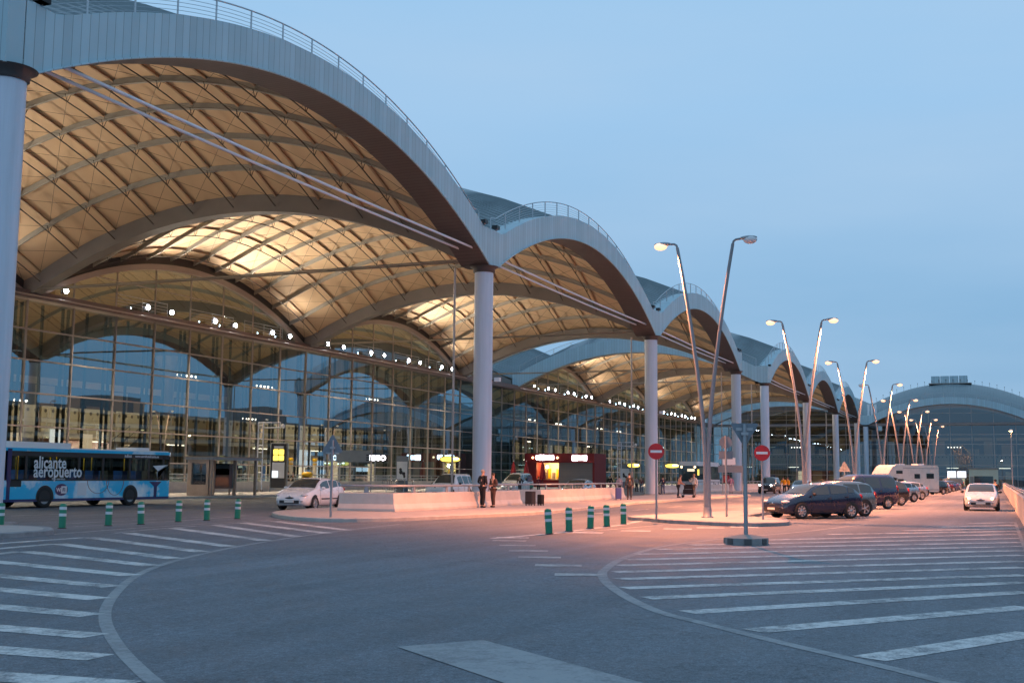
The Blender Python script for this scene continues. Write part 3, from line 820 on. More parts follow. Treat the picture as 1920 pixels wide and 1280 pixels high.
b = MB()
LC = [(36, 19.0), (31.1, 18.29), (27.27, 17.51), (24.28, 16.73), (21.75, 15.95), (19.28, 15.0), (17.3, 14.07), (15.5, 13.03), (13.62, 11.73), (12.09, 10.57), (10.97, 9.61), (10.02, 8.7), (9.16, 7.81), (8.53, 7.11), (7.9, 6.37), (6.6, 4.7), (5.4, 2.9)]
strip(b, smooth_line(LC), 0.145, M['paintold'])
LS = [((35.63, 23.82), (31.33, 18.36)), ((33.94, 24.02), (29.38, 17.88)), ((32.02, 23.73), (27.41, 17.63)), ((29.46, 23.32), (25.37, 17.24)), ((26.41, 22.46), (22.93, 16.56)), ((24.21, 21.83), (21.06, 15.9)), ((21.71, 20.5), (19.13, 15.05)), ((19.29, 19.15), (17.54, 14.34)),
      ((17.0, 17.9), (15.75, 13.29)), ((15.0, 16.6), (14.08, 12.22)), ((13.3, 15.2), (12.67, 11.22)), ((11.6, 13.9), (11.21, 10.01)), ((9.95, 12.8), (9.84, 8.74)), ((8.55, 11.6), (8.74, 7.69)), ((7.3, 10.4), (7.72, 6.5))]
for a, c in LS: strip(b, [a, ((a[0] + c[0]) / 2, (a[1] + c[1]) / 2), c], 0.40, M['paint'])
for a, c in (((19.2, 19.2), (10, 17.0)), ((21.6, 20.55), (12, 19.2)), ((24.1, 21.9), (14, 21.3))): strip(b, [a, c], 0.28, M['paint'])
for ln, w in (([(38.5, 24.9), (36.1, 24.6), (29.3, 24.3), (25.2, 23.75), (14, 22.3)], 0.14), ([(36.0, 24.15), (29.27, 23.5), (26.2, 22.75)], 0.14), ([(39.3, 27.7), (34, 26.75), (28.2, 26.4)], 0.15), ([(62, 33), (45, 28.6), (40, 28.3), (30, 28.2)], 0.15)):
    strip(b, smooth_line(ln), w, M['paintmid'])
RC = [(46, 4.6), (38.5, 5.75), (33.5, 6.9), (30.41, 7.44), (27.39, 7.63), (23.46, 7.23), (20.93, 6.74), (19.74, 6.43), (18.27, 5.88), (16.87, 5.24), (15.55, 4.56), (14.49, 3.9), (13.86, 3.33), (13.21, 2.75), (12.63, 2.23), (12.12, 1.74), (11.67, 1.3), (11.25, 0.9), (10.84, 0.54), (10.2, -0.1), (9.6, -0.7)]
strip(b, smooth_line(RC), 0.17, M['paintold'])
RS = [((11.81, 1.19), (14.55, -0.3)), ((13.34, 2.58), (17.48, -0.32)), ((14.76, 3.69), (19.79, -0.36)), ((16.19, 4.63), (21.62, -0.38)), ((17.47, 5.34), (23.27, -0.4)), ((18.93, 5.91), (25.28, -0.42)), ((20.29, 6.38), (27.22, -0.46)), ((21.8, 6.78), (29.37, -0.5)), ((23.37, 7.09), (31.29, -0.52)), ((25.11, 7.37), (33.2, -0.55)), ((27.02, 7.46), (35.34, -0.55)), ((29.2, 7.15), (37.75, -0.55)), ((32.71, 5.91), (40.56, -0.55)), ((37.0, 4.8), (42.89, -0.55)), ((41.06, 2.9), (45.25, -0.55)), ((44.83, 1.97), (48.5, -0.55)), ((49.44, 1.06), (51.55, -0.55))]
for a, c in RS: strip(b, [a, ((a[0] + c[0]) / 2, (a[1] + c[1]) / 2), c], 0.38, M['paint'])
strip(b, [(12.2, -0.55), (52, -0.6)], 0.1, M['paintold'])
# give-way blocks, the line under the bollards, dashes and the big worn bar
strip(b, [(29.4, 12.7), (31, 12.45), (33, 12.2), (40, 12.3), (46, 13.0)], 0.22, M['paint'])
strip(b, [(33, 11.9), (41, 11.0)], 0.14, M['paintmid'])
for (x, y) in ((33.9, 11.5), (35.8, 10.55), (37.9, 9.75), (39.4, 9.0), (40.6, 8.1)): strip(b, [(x - 0.1, y + 0.45), (x + 0.1, y - 0.45)], 0.75, M['paint'])
for (x, y) in ((30.0, 12.35), (28.57, 11.85), (26.8, 10.9), (25.0, 9.9), (23.14, 8.91), (21.23, 7.79), (19.45, 6.73)): strip(b, [(x - 0.15, y + 0.42), (x + 0.15, y - 0.42)], 0.5, M['paintmid'] if x < 29 else M['paint'])
b.add([(10.5, 5.55, .0075), (7.4, 1.7, .004), (8.2, 1.0, .0075), (11.32, 4.98, .0075)], [(0, 1, 2, 3)], M['paintold'])
for k in range(58):                                        # angled parking bays and lane lines
    x = 47.2 + 3.6 * k; strip(b, [(x, 5.3), (x - 3.4, 9.1)], 0.12, M['paint'])
strip(b, [(47, 9.6), (255, 9.6)], 0.12, M['paint'])
for k in range(26): strip(b, [(50 + k * 7, 17.0), (53 + k * 7, 17.0)], 0.14, M['paint'])
for yy in (34.5, 41.5):
    for k in range(36): strip(b, [(20 + k * 7, yy), (23 + k * 7, yy)], 0.12, M['paint'])
strip(b, [(12, 47.9), (280, 47.9)], 0.14, M['paint'])
tag(b.build('road_marking'), kind='structure')

def pavement(name, poly, h=0.14, kw=0.22, kmat=None):
    kmat = kmat or M['kerb']; b = MB(); n = len(poly); P = [Vector((*p, 0)) for p in poly]
    area = sum(P[i].x * P[(i + 1) % n].y - P[(i + 1) % n].x * P[i].y for i in range(n)); sg = 1 if area > 0 else -1
    inn = []
    for i in range(n):
        d0 = (P[i] - P[i - 1]).normalized(); d1 = (P[(i + 1) % n] - P[i]).normalized()
        n0 = Vector((-d0.y, d0.x, 0)) * sg; n1 = Vector((-d1.y, d1.x, 0)) * sg; q = (n0 + n1); q = q / max(0.4, q.length_squared / 2) * 1.0
        inn.append(P[i] + q * kw)
    vs = [(p.x, p.y, 0) for p in P] + [(p.x, p.y, h - 0.02) for p in P] + [(p.x + (q.x - p.x) * .12, p.y + (q.y - p.y) * .12, h) for p, q in zip(P, inn)] + [(q.x, q.y, h) for q in inn]
    for k in range(3): b.add(vs, [((i + n * k, (i + 1) % n + n * k, (i + 1) % n + n * (k + 1), i + n * (k + 1))[::sg]) for i in range(n)], kmat)
    b.add([(q.x, q.y, h - 0.004) for q in inn], [tuple(range(n))[::sg]], M['paving'])
    o = b.build(name); return tag(o, kind='structure')

pavement('pavement', smooth_line([(46.5, 28.9), (41.2, 27.6), (37.4, 24.6), (36.0, 22.2), (37.1, 20.7), (41, 19.7), (47.65, 18.65), (56, 19.1), (69.8, 20.6)], 4) + [(108, 20.9), (114, 22.5), (116, 27.6), (62, 27.6)], 0.14)
pavement('pavement', [(111, 28.6), (125, 27.0), (280, 27.0), (280, 30.0), (111, 30.0)], 0.14)
pavement('pavement', [(14, 48.7), (286, 48.7), (286, YW - 0.1), (14, YW - 0.1)], 0.14)
pavement('traffic_island', smooth_line([(58, 11.6), (46.07, 13.63), (43.6, 12.3), (42.3, 11.2), (41.28, 9.28), (41.06, 8.11), (41.8, 7.4), (43.37, 7.02), (46.4, 7.6)], 4) + [(48.5, 9.7), (58, 9.9)], 0.14, kmat=M['kerbdirty'])
pavement('traffic_island', [(58, 9.9), (260, 9.9), (260, 11.6), (58, 11.6)], 0.135)
pavement('traffic_island', smooth_line([(10, 22.6), (22.9, 23.2), (25.0, 23.9), (26.0, 25.1), (26.2, 26.6), (25.0, 27.3)], 4) + [(27.9, 28.0), (27.9, 29.6), (10, 29.6)], 0.14, kmat=M['kerbdirty'])

# ------------------------------------------------------------------ the multi-storey car park across the road, behind the viewer (the glass mirrors it)
t = thing('car_park_building', 'long multi storey car park across the road, mirrored in the terminal glass', 'building', (-60, -62, 0))
b = MB()
for k in range(5): b.box((0, -40, 3.2 * k + 2.6), (420, 0, 3.2 * k + 3.5), M['greyconc'])
b.build('deck', t); b = MB(); b.box((0, -40.5, 0), (420, -39, 16.4), M['darkin']); b.build('back_wall', t); b = MB()
for k in range(43):
    for y in (-.8, -16): b.box((k * 10 - .25, y - .5, 0), (k * 10 + .25, y, 16), M['greyconc'])
b.build('pillars', t); b = MB()
for k in range(40):
    for j in range(4):
        if (k * 7 + j * 3) % 4 == 0: b.box((k * 10 + 4, -6, 3.2 * j + 2.5), (k * 10 + 5.6, -5.8, 3.2 * j + 2.58), M['headdim'])
b.build('deck_lamps', t)
for k in range(6): MB().box((30 + k * 65, -24, 16.3), (42 + k * 65, -12, 19.5 + (k % 3)), M['greyconc']).build('stair_tower', t)

# ------------------------------------------------------------------ concrete barriers
def jersey(pts, name, label, group, rail=True, h=0.76, w0=0.34, w1=0.17):
    """barrier blocks along a polyline, a pipe rail on brackets on top"""
    t = thing(name, label, 'barrier', (pts[0][0], pts[0][1], 0.14), 0, group); o = Vector((pts[0][0], pts[0][1], 0)); P = [Vector((*p, 0)) - o for p in pts]
    b = MB(); vs = []; prof = [(-w0, 0), (-w0, 0.10), (-w1 - .05, 0.30), (-w1, h - .02), (-w1 + .03, h), (w1 - .03, h), (w1, h - .02), (w1 + .05, 0.30), (w0, 0.10), (w0, 0)]; m = len(prof)
    for i, p in enumerate(P):
        d0 = (p - P[max(i - 1, 0)]) if i else (P[1] - p); d1 = (P[min(i + 1, len(P) - 1)] - p) if i < len(P) - 1 else d0
        d0 = d0.normalized(); d1 = d1.normalized(); n = (Vector((-d0.y, d0.x, 0)) + Vector((-d1.y, d1.x, 0))); n = n * (2 / max(0.5, n.length_squared)) 
        n = n if n.length < 2 else n.normalized()
        for a, z in prof: vs.append((p.x + n.x * a, p.y + n.y * a, z))
    for i in range(len(P) - 1):
        b.add(vs, [(i * m + k, (i + 1) * m + k, (i + 1) * m + k + 1, i * m + k + 1) for k in range(m - 1)], M['concrete'])
    b.add(vs[:m], [tuple(range(m))], M['concrete']); b.add(vs[-m:], [tuple(range(m - 1, -1, -1))], M['concrete'])
    b.build('concrete_block', t)
    if rail:
        r = MB(); r.tube([(p.x, p.y, h + 0.30) for p in P], 0.05, 8, M['galv']); ro = r.build('pipe_rail', t)
        for i in range(len(P) - 1):
            n = max(1, int((P[i + 1] - P[i]).length / 2.2)); d = (P[i + 1] - P[i]).normalized()
            for k in range(n):
                q = P[i] + (P[i + 1] - P[i]) * ((k + 0.5) / n); k2 = MB()
                k2.slab([(-0.12, h - 0.01), (0.12, h - 0.01), (0.05, h + 0.30), (-0.05, h + 0.30)], -0.03, 0.03, M['galv'])
                k2.build('bracket', t, (q.x, q.y, 0), math.atan2(d.y, d.x))
    return t
BG = 'concrete barriers round the drop-off pavement'
jersey([(44.0, 26.1), (44.2, 23.75), (48, 23.6), (53, 23.6), (58.6, 23.9)], 'concrete_barrier', 'white concrete barrier with pipe rail behind the chatting couple, beside the white hatchback', BG)
jersey([(61.9, 27.0), (62.4, 24.1), (70, 24.4), (81.8, 25.2)], 'concrete_barrier', 'concrete barrier with pipe rail ending at the blue suitcase', BG)
jersey([(107.5, 29.3), (125, 28.9), (143, 28.9), (176, 28.9)], 'concrete_barrier', 'long concrete barrier behind the woman in pink and the luggage trolley', BG)

t = thing('parapet_wall', 'low concrete wall with twin steel rails running along the right edge of the road', 'wall', (18, -0.85, 0))
MB().box((0, -0.42, 0), (268, 0, 1.0), M['concrete']).box((0, -0.5, 1.0), (268, 0.03, 1.06), M['concrete']).build('wall', t)
r = MB()
for y, z in ((-0.12, 1.16), (-0.36, 1.16)): r.tube([(0, y, z), (268, y, z)], 0.035, 6, M['galv'])
for k in range(68):
    for y in (-0.12, -0.36): r.tube([(k * 4, y, 1.05), (k * 4, y, 1.16)], 0.03, 5, M['galv'])
r.build('twin_rail', t)
t = thing('parapet_wall', 'pale far parapet beyond the low wall at the right edge', 'wall', (60, -12, 0)); MB().box((0, -0.4, 0), (220, 0, 1.25), M['concrete']).box((0, -0.5, 1.25), (220, 0.1, 1.35), M['concrete']).build('wall', t)

t = thing('parapet_wall', 'grey wall with twin rails behind the bus shelter in front of the glass', 'wall', (52, 57.8, 0.14))
MB().box((0, 0, 0), (70, 0.28, 0.86), M['concrete']).build('wall', t)
r = MB()
for z in (1.12, 1.42): r.tube([(0, 0.14, z), (70, 0.14, z)], 0.035, 6, M['galv'])
for k in range(29): r.tube([(k * 2.5, 0.14, 0.85), (k * 2.5, 0.14, 1.42)], 0.03, 5, M['galv'])
r.build('twin_rail', t)

# ------------------------------------------------------------------ bollards
def bollard():
    t = thing('bollard', '', 'bollard')
    MB().lathe([(0.105, 0), (0.105, 0.66), (0.09, 0.715), (0.05, 0.735), (0.0001, 0.74)], 18, M['green']).build('post', t)
    MB().lathe([(0.13, 0), (0.13, 0.02), (0.107, 0.025)], 18, M['black']).build('foot', t)
    for z in (0.36, 0.555): MB().lathe([(0.107, z), (0.107, z + 0.085)], 18, M['band']).build('reflective_band', t)
    return t
b0 = bollard(); first = True
ORD = ['leftmost green striped bollard, beside the kerb of the left island', 'second green striped bollard from the left, in front of the bus front wheel', 'third green striped bollard from the left, below the bus doors', 'fourth green striped bollard from the left, near the bus rear wheel', 'green striped bollard just behind the tail of the bus', 'green striped bollard in front of the bus shelter', 'green striped bollard nearest the white hatchback']
ORR = ['nearest green striped bollard of the right row, tilted a little', 'green striped bollard next to the nearest of the right row', 'middle green striped bollard of the right row', 'fourth green striped bollard of the right row', 'farthest green striped bollard of the right row, nearest the island']
spots = list(zip([(26.81, 27.6), (27.46, 25.84), (29.57, 25.96), (30.88, 25.78), (33.24, 26.15), (34.72, 26.08), (36.56, 26.09)], ORD)) + list(zip([(32.38, 12.17), (34.25, 12.22), (36.55, 12.31), (38.21, 12.28), (40.46, 12.38)], ORR))
for (p, lab) in spots:
    o = b0 if first else dup(b0); first = False
    o.location = (*p, 0.004); o.rotation_euler = (R(random.uniform(-2, 2)), R(3.5 if p[0] < 33 and p[1] < 15 else random.uniform(-1.5, 1.5)), random.uniform(0, 3)); o['label'] = lab
    o['group'] = 'green bollards of the left row' if p[1] > 20 else 'green bollards of the right row'

# ------------------------------------------------------------------ street lamps
def arm_pts(sg, h):
    return [(0, sg * (0.05 + 1.08 * max(0, (z - 2.2) / 8.5) ** 1.45), z) for z in [0.0, 1.2, 2.4, 3.6, 4.8, 6, 7.2, 8.4, 9.6, h]]
def street_lamp(label, loc, lit=(True, True), h=10.75):
    t = thing('street_lamp', label, 'street lamp', loc, random.uniform(-0.05, 0.05), 'twin armed street lamps between the lanes')
    MB().lathe([(0.24, 0), (0.24, 0.03), (0.17, 0.05), (0.165, 0.35), (0.15, 0.4)], 16, M['lamppost']).build('base', t)
    for sg, on in zip((1, -1), lit):
        b = MB(); p = arm_pts(sg, h); b.tube(p, [0.10 - 0.004 * i for i in range(len(p))], 8, M['lamppost'])
        y = p[-1][1]; b.tube([(0, y, h - 0.02), (0, y + sg * 0.03, h + 0.10), (0, y + sg * 0.12, h + 0.16), (0, y + sg * 0.35, h + 0.18)], 0.045, 6, M['lamppost'])
        a = b.build('arm', t)
        hd = MB(); hd.ball((0, y + sg * 0.62, h + 0.19), (0.15, 0.36, 0.09), M['galv'], 14, 8); ho = hd.build('lamp_head', t)
        MB().ball((0, y + sg * 0.70, h + 0.11), (0.18, 0.28, 0.17), M['sodium'] if on else M['lens'], 12, 7).build('lens', ho)
        if on: lamp('SPOT', 'sodium_light', (0, y + sg * 0.68, h - 0.14), 26500, (1.0, 0.30, 0.115), t, spot_size=R(146), spot_blend=0.75, shadow_soft_size=0.14)
    return t
for i, (x, lit, lab) in enumerate([(45.45, (True, False), 'nearest twin armed street lamp, its left head lit and right head dark'), (70.7, (True, True), 'second nearest twin armed street lamp with both heads lit'), (97, (True, True), 'third twin armed street lamp, both heads lit'),
        (122, (False, True), 'fourth twin armed street lamp, only its right head lit'), (146.5, (True, True), 'fifth twin armed street lamp, in front of the end terminal'), (171.7, (True, True), 'sixth twin armed street lamp, in front of the end terminal'),
        (196, (True, True), 'seventh twin armed street lamp, far down the car park'), (221, (False, True), 'farthest twin armed street lamp, only its right head lit')]):
    street_lamp(lab, (x, 10.5, 0.135), lit)
t = thing('street_lamp', 'single post street lamp at the far right beyond the low wall', 'street lamp', (170, -1.9, 0))
MB().tube([(0, 0, 0), (0, 0, 8.2)], [0.1, 0.07], 8, M['galv']).build('post', t); MB().ball((0, 0, 8.35), (0.2, 0.2, 0.16), M['galv'], 10, 6).build('lamp_head', t)
MB().ball((0, 0, 8.25), (0.2, 0.2, 0.14), M['sodium'], 10, 6).build('lens', t); lamp('POINT', 'sodium_light', (0, 0, 8.0), 2500, (1.0, 0.42, 0.14), t, shadow_soft_size=0.14)

# ------------------------------------------------------------------ signs
def pole(b, h, r=0.04, mt=None): b.tube([(0, 0, 0), (0, 0, h)], r, 10, mt or M['galv'])
def disc(b, r, y0, y1, z, mt, n=28): b.slab([(r * math.cos(2 * PI * k / n), z + r * math.sin(2 * PI * k / n)) for k in range(n)], y0, y1, mt)
def face_dir(loc): return math.atan2(0 - loc[1], 0 - loc[0]) + PI / 2      # sign front (-Y local) turned to traffic
def no_entry(label, loc, rz, h=2.48):
    t = thing('road_sign', label, 'road sign', loc, rz, 'no entry signs on the island'); b = MB(); pole(b, h + 0.3); b.build('post', t)
    b = MB(); disc(b, 0.295, -0.07, -0.045, h, M['signred']); b.build('disc', t)
    MB().box((-0.21, -0.078, h - 0.046), (0.21, -0.0705, h + 0.046), M['signwhite']).build('white_bar', t)
    b = MB(); disc(b, 0.285, -0.043, -0.035, h, M['signback']); b.build('disc_back', t)
    return t
no_entry('round red no entry sign on the left tip of the island', (41.98, 11.59, 0.14), R(-90 + 16))
no_entry('round red no entry sign on the right tip of the island, beside the blue car', (44.48, 8.17, 0.14), R(-90 + 10))
def tri(r, z, up=True, n=5, rc=0.04):
    out = []; k0 = 90 if up else -90
    for k in range(3):
        a = R(k0 + 120 * k); c = Vector((math.cos(a), math.sin(a))) * (r - 2 * rc)
        for j in range(n): q = a + R(-60 + 120 * j / (n - 1)); out.append((c.x + rc * math.cos(q), z + c.y + rc * math.sin(q)))
    return out
def tri_back(name, label, loc, rz, h, r, up, base=False):
    t = thing(name, label, 'road sign', loc, rz); b = MB(); pole(b, h + (r * 0.5 if up else r * 0.45), 0.055 if base else 0.045); b.build('post', t)
    b = MB(); b.slab(tri(r, h, up), 0.06, 0.075, M['signback']); b.build('plate', t)
    b = MB(); b.box((-r * 0.5, 0.045, h - (0.28 if up else -0.02)), (r * 0.5, 0.06, h - (0.22 if up else -0.10)), M['galv'])
    b.box((-0.09, -0.06, h - 0.10), (0.09, 0.06, h - 0.02), M['galv']); b.build('bracket', t)
    b = MB(); b.slab(tri(r * 0.98, h, up), 0.076, 0.082, M['signred']); b.slab(tri(r * 0.7, h, up), 0.083, 0.086, M['signwhite']); b.build('sign_face', t)
    if base:
        b = MB(); n = 14; b.prism([(0.55 * math.cos(2 * PI * k / n), 0.55 * math.sin(2 * PI * k / n)) for k in range(n)], 0, 0.17, M['kerbdirty']); b.lathe([(0.54, 0.17), (0.3, 0.22), (0.07, 0.26)], 14, M['greyconc'])
        b.build('concrete_foot', t)
        for k in range(7):
            a = 2 * PI * (k * 2 + 0.5) / n; MB().box((-0.09, -0.025, 0.02), (0.09, 0.025, 0.16), M['greydark']).build('dark_block', t, (0.535 * math.cos(a), 0.535 * math.sin(a), 0), a + PI / 2)
    return t
tri_back('road_sign', 'give way triangle seen from behind, on a round concrete foot', (30.28, 6.0, 0.0), R(-90 + 16), 2.88, 0.43, False, True)
tri_back('road_sign', 'upright triangle sign seen from behind, in front of the white hatchback', (36.9, 22.3, 0.14), R(-90 + 28), 2.55, 0.46, True)
t = tri_back('road_sign', 'orange lit triangle sign seen from behind, by the last canopy columns', (107.5, 12.5, 0.0), R(-90 + 6), 2.6, 0.62, True)
t = tri_back('road_sign', 'small triangle sign seen from behind, above the dark off-roader', (122, 26.2, 0.0), R(-90 + 6), 2.7, 0.5, True)
t = thing('road_sign', 'round sign seen from behind with square plates under it', 'road sign', (46.57, 9.99, 0.14), R(-90 + 14)); b = MB(); pole(b, 3.2, 0.042); b.build('post', t)
b = MB(); disc(b, 0.25, 0.05, 0.065, 2.95, M['signback']); b.build('disc', t); MB().box((-0.27, 0.05, 2.28), (0.27, 0.065, 2.6), M['signback']).build('upper_plate', t); 
t = thing('sign_board', 'pinkish double sign board on posts beyond the round sign', 'sign', (109.5, 22.9, 0.14), R(-72)); b = MB()
for x in (-0.9, 0.9): b.tube([(x, 0, 0), (x, 0, 2.6)], 0.05, 6, M['galv'])
b.build('post', t); MB().box((-1.3, -0.05, 2.0), (1.2, -0.01, 2.65), M['signback']).build('panel', t); MB().box((-0.9, -0.05, 2.7), (0.3, -0.01, 3.4), M['signwhite']).build('upper_panel', t)
# ------------------------------------------------------------------ cars
def paintmat(name, col, metal=0.0):
    return mat(name, col, 0.28, metal, var=0.03, scale=2, coat=0.8)
PAINT = dict(white2=paintmat('car_paint_white_dimmed', (0.52, 0.53, 0.56)), white=paintmat('car_paint_white', (0.80, 0.81, 0.83)), navy=paintmat('car_paint_navy', (0.006, 0.012, 0.042), 0.0), teal=paintmat('car_paint_grey_teal', (0.16, 0.22, 0.24), 0.5),  # white2: plain white, its colour darkened to offset the lamp light on that car
             indigo=paintmat('car_paint_indigo', (0.010, 0.010, 0.05), 0.0), silver=paintmat('car_paint_silver', (0.42, 0.46, 0.50), 0.6), black=paintmat('car_paint_black', (0.012, 0.012, 0.016)),
             red=paintmat('car_paint_red', (0.20, 0.012, 0.02)), blue=paintmat('car_paint_blue', (0.05, 0.09, 0.20), 0.3), cream=paintmat('camper_white', (0.66, 0.63, 0.58)), dgreen=paintmat('car_paint_dark_green', (0.02, 0.035, 0.03)))

def spline(pts):
    xs = [p[0] for p in pts]; ys = [p[1] for p in pts]; n = len(pts)
    d = [(ys[i + 1] - ys[i]) / (xs[i + 1] - xs[i]) for i in range(n - 1)]
    m = [d[0]] + [0 if d[i - 1] * d[i] <= 0 else 2 * d[i - 1] * d[i] / (d[i - 1] + d[i]) for i in range(1, n - 1)] + [d[-1]]
    def f(x):
        if x <= xs[0]: return ys[0]
        if x >= xs[-1]: return ys[-1]
        i = max(k for k in range(n - 1) if xs[k] <= x); h = xs[i + 1] - xs[i]; t = (x - xs[i]) / h
        return (2 * t ** 3 - 3 * t ** 2 + 1) * ys[i] + (t ** 3 - 2 * t ** 2 + t) * h * m[i] + (-2 * t ** 3 + 3 * t ** 2) * ys[i + 1] + (t ** 3 - t ** 2) * h * m[i + 1]
    return f

STY = dict(
    hatch=dict(L=4.27, top=[(0, .56), (.05, .66), (.3, .80), (.9, .97), (1.12, 1.02), (1.55, 1.28), (2.0, 1.45), (2.5, 1.50), (3.2, 1.46), (3.72, 1.32), (4.05, 1.05), (4.2, .88), (4.27, .6)], belt=[(0, .5), (.3, .72), (1.1, .93), (2.5, .99), (3.7, 1.06), (4.27, .9)], ws=(1.14, 1.98), rw=(3.70, 4.06), wb=(0.88, 3.49), pil=[(1.45, 1.50), (2.38, 2.46), (3.32, 3.40)], sg=(1.45, 3.72), W=.89),
    wagon=dict(L=4.42, top=[(0, .58), (.05, .68), (.3, .82), (.95, 1.0), (1.12, 1.05), (1.6, 1.35), (2.05, 1.52), (2.6, 1.58), (3.6, 1.56), (4.05, 1.48), (4.28, 1.15), (4.38, .9), (4.42, .6)], belt=[(0, .5), (.3, .74), (1.1, .96), (2.5, 1.0), (3.9, 1.04), (4.42, .9)], ws=(1.14, 2.04), rw=(4.06, 4.30), wb=(0.86, 3.58), pil=[(1.5, 1.55), (2.4, 2.48), (3.3, 3.38)], sg=(1.5, 4.08), W=.90),
    van=dict(L=4.8, top=[(0, .62), (.06, .78), (.4, .98), (.9, 1.12), (1.0, 1.18), (1.45, 1.55), (1.8, 1.82), (2.2, 1.93), (4.4, 1.92), (4.64, 1.82), (4.74, 1.2), (4.78, .9), (4.8, .5)], belt=[(0, .55), (.4, .9), (1.0, 1.08), (2.5, 1.14), (4.8, 1.14)], ws=(1.02, 1.82), rw=(4.655, 4.735), wb=(0.95, 3.85), pil=[(1.55, 1.6), (2.3, 2.4), (3.4, 3.5)], sg=(1.45, 4.62), W=.92),
    fourby=dict(L=4.5, top=[(0, .75), (.05, .92), (.3, 1.0), (1.15, 1.08), (1.3, 1.12), (1.6, 1.45), (1.9, 1.70), (2.3, 1.78), (4.1, 1.77), (4.36, 1.66), (4.44, 1.1), (4.5, .6)], belt=[(0, .65), (.3, .92), (1.2, 1.04), (2.5, 1.08), (4.5, 1.08)], ws=(1.32, 1.92), rw=(4.365, 4.44), wb=(0.85, 3.5), pil=[(1.75, 1.82), (2.55, 2.65), (3.45, 3.55)], sg=(1.7, 4.32), W=.90),
    sedan=dict(L=4.45, top=[(0, .55), (.05, .65), (.3, .77), (1.0, .93), (1.2, .98), (1.65, 1.24), (2.1, 1.41), (2.6, 1.46), (3.1, 1.42), (3.55, 1.25), (3.85, 1.07), (4.3, 1.0), (4.4, .9), (4.45, .6)], belt=[(0, .5), (.3, .7), (1.1, .91), (2.5, .96), (3.8, 1.0), (4.45, .9)], ws=(1.22, 2.08), rw=(3.15, 3.82), wb=(0.88, 3.52), pil=[(1.55, 1.6), (2.45, 2.53), (3.25, 3.3)], sg=(1.55, 3.5), W=.88),
)
def wheel_meshes(r, spokes=7):
    ty = MB(); ty.lathe([(r * .66, -.095), (r * .93, -.10), (r, -.075), (r, .075), (r * .93, .10), (r * .66, .095)], 28, M['tyre'], caps=False)
    ri = MB(); ri.lathe([(r * .70, .0), (r * .70, .075), (r * .64, .095), (r * .62, .06), (r * .62, 0.0)], 26, M['alloy'], caps=False)
    ri.lathe([(.0001, .085), (r * .18, .08), (r * .2, .03)], 14, M['alloy'])
    for k in range(spokes):
        T = Matrix.Rotation(2 * PI * k / spokes, 4, 'Z'); ri.add([(r * .12, -.035, .055), (r * .66, -.05, .065), (r * .66, .05, .065), (r * .12, .035, .055), (r * .12, -.035, .078), (r * .66, -.045, .088), (r * .66, .045, .088), (r * .12, .035, .078)],
               [(4, 5, 6, 7), (0, 1, 5, 4), (1, 2, 6, 5), (2, 3, 7, 6), (3, 0, 4, 7)], M['alloy'], T=T)
    ri.lathe([(.0001, .02), (r * .66, .025)], 24, M['black'])
    return ty.mesh('tyre'), ri.mesh('rim')
WHEEL = {r: wheel_meshes(r, s) for r, s in ((.315, 7), (.335, 8), (.36, 5))}

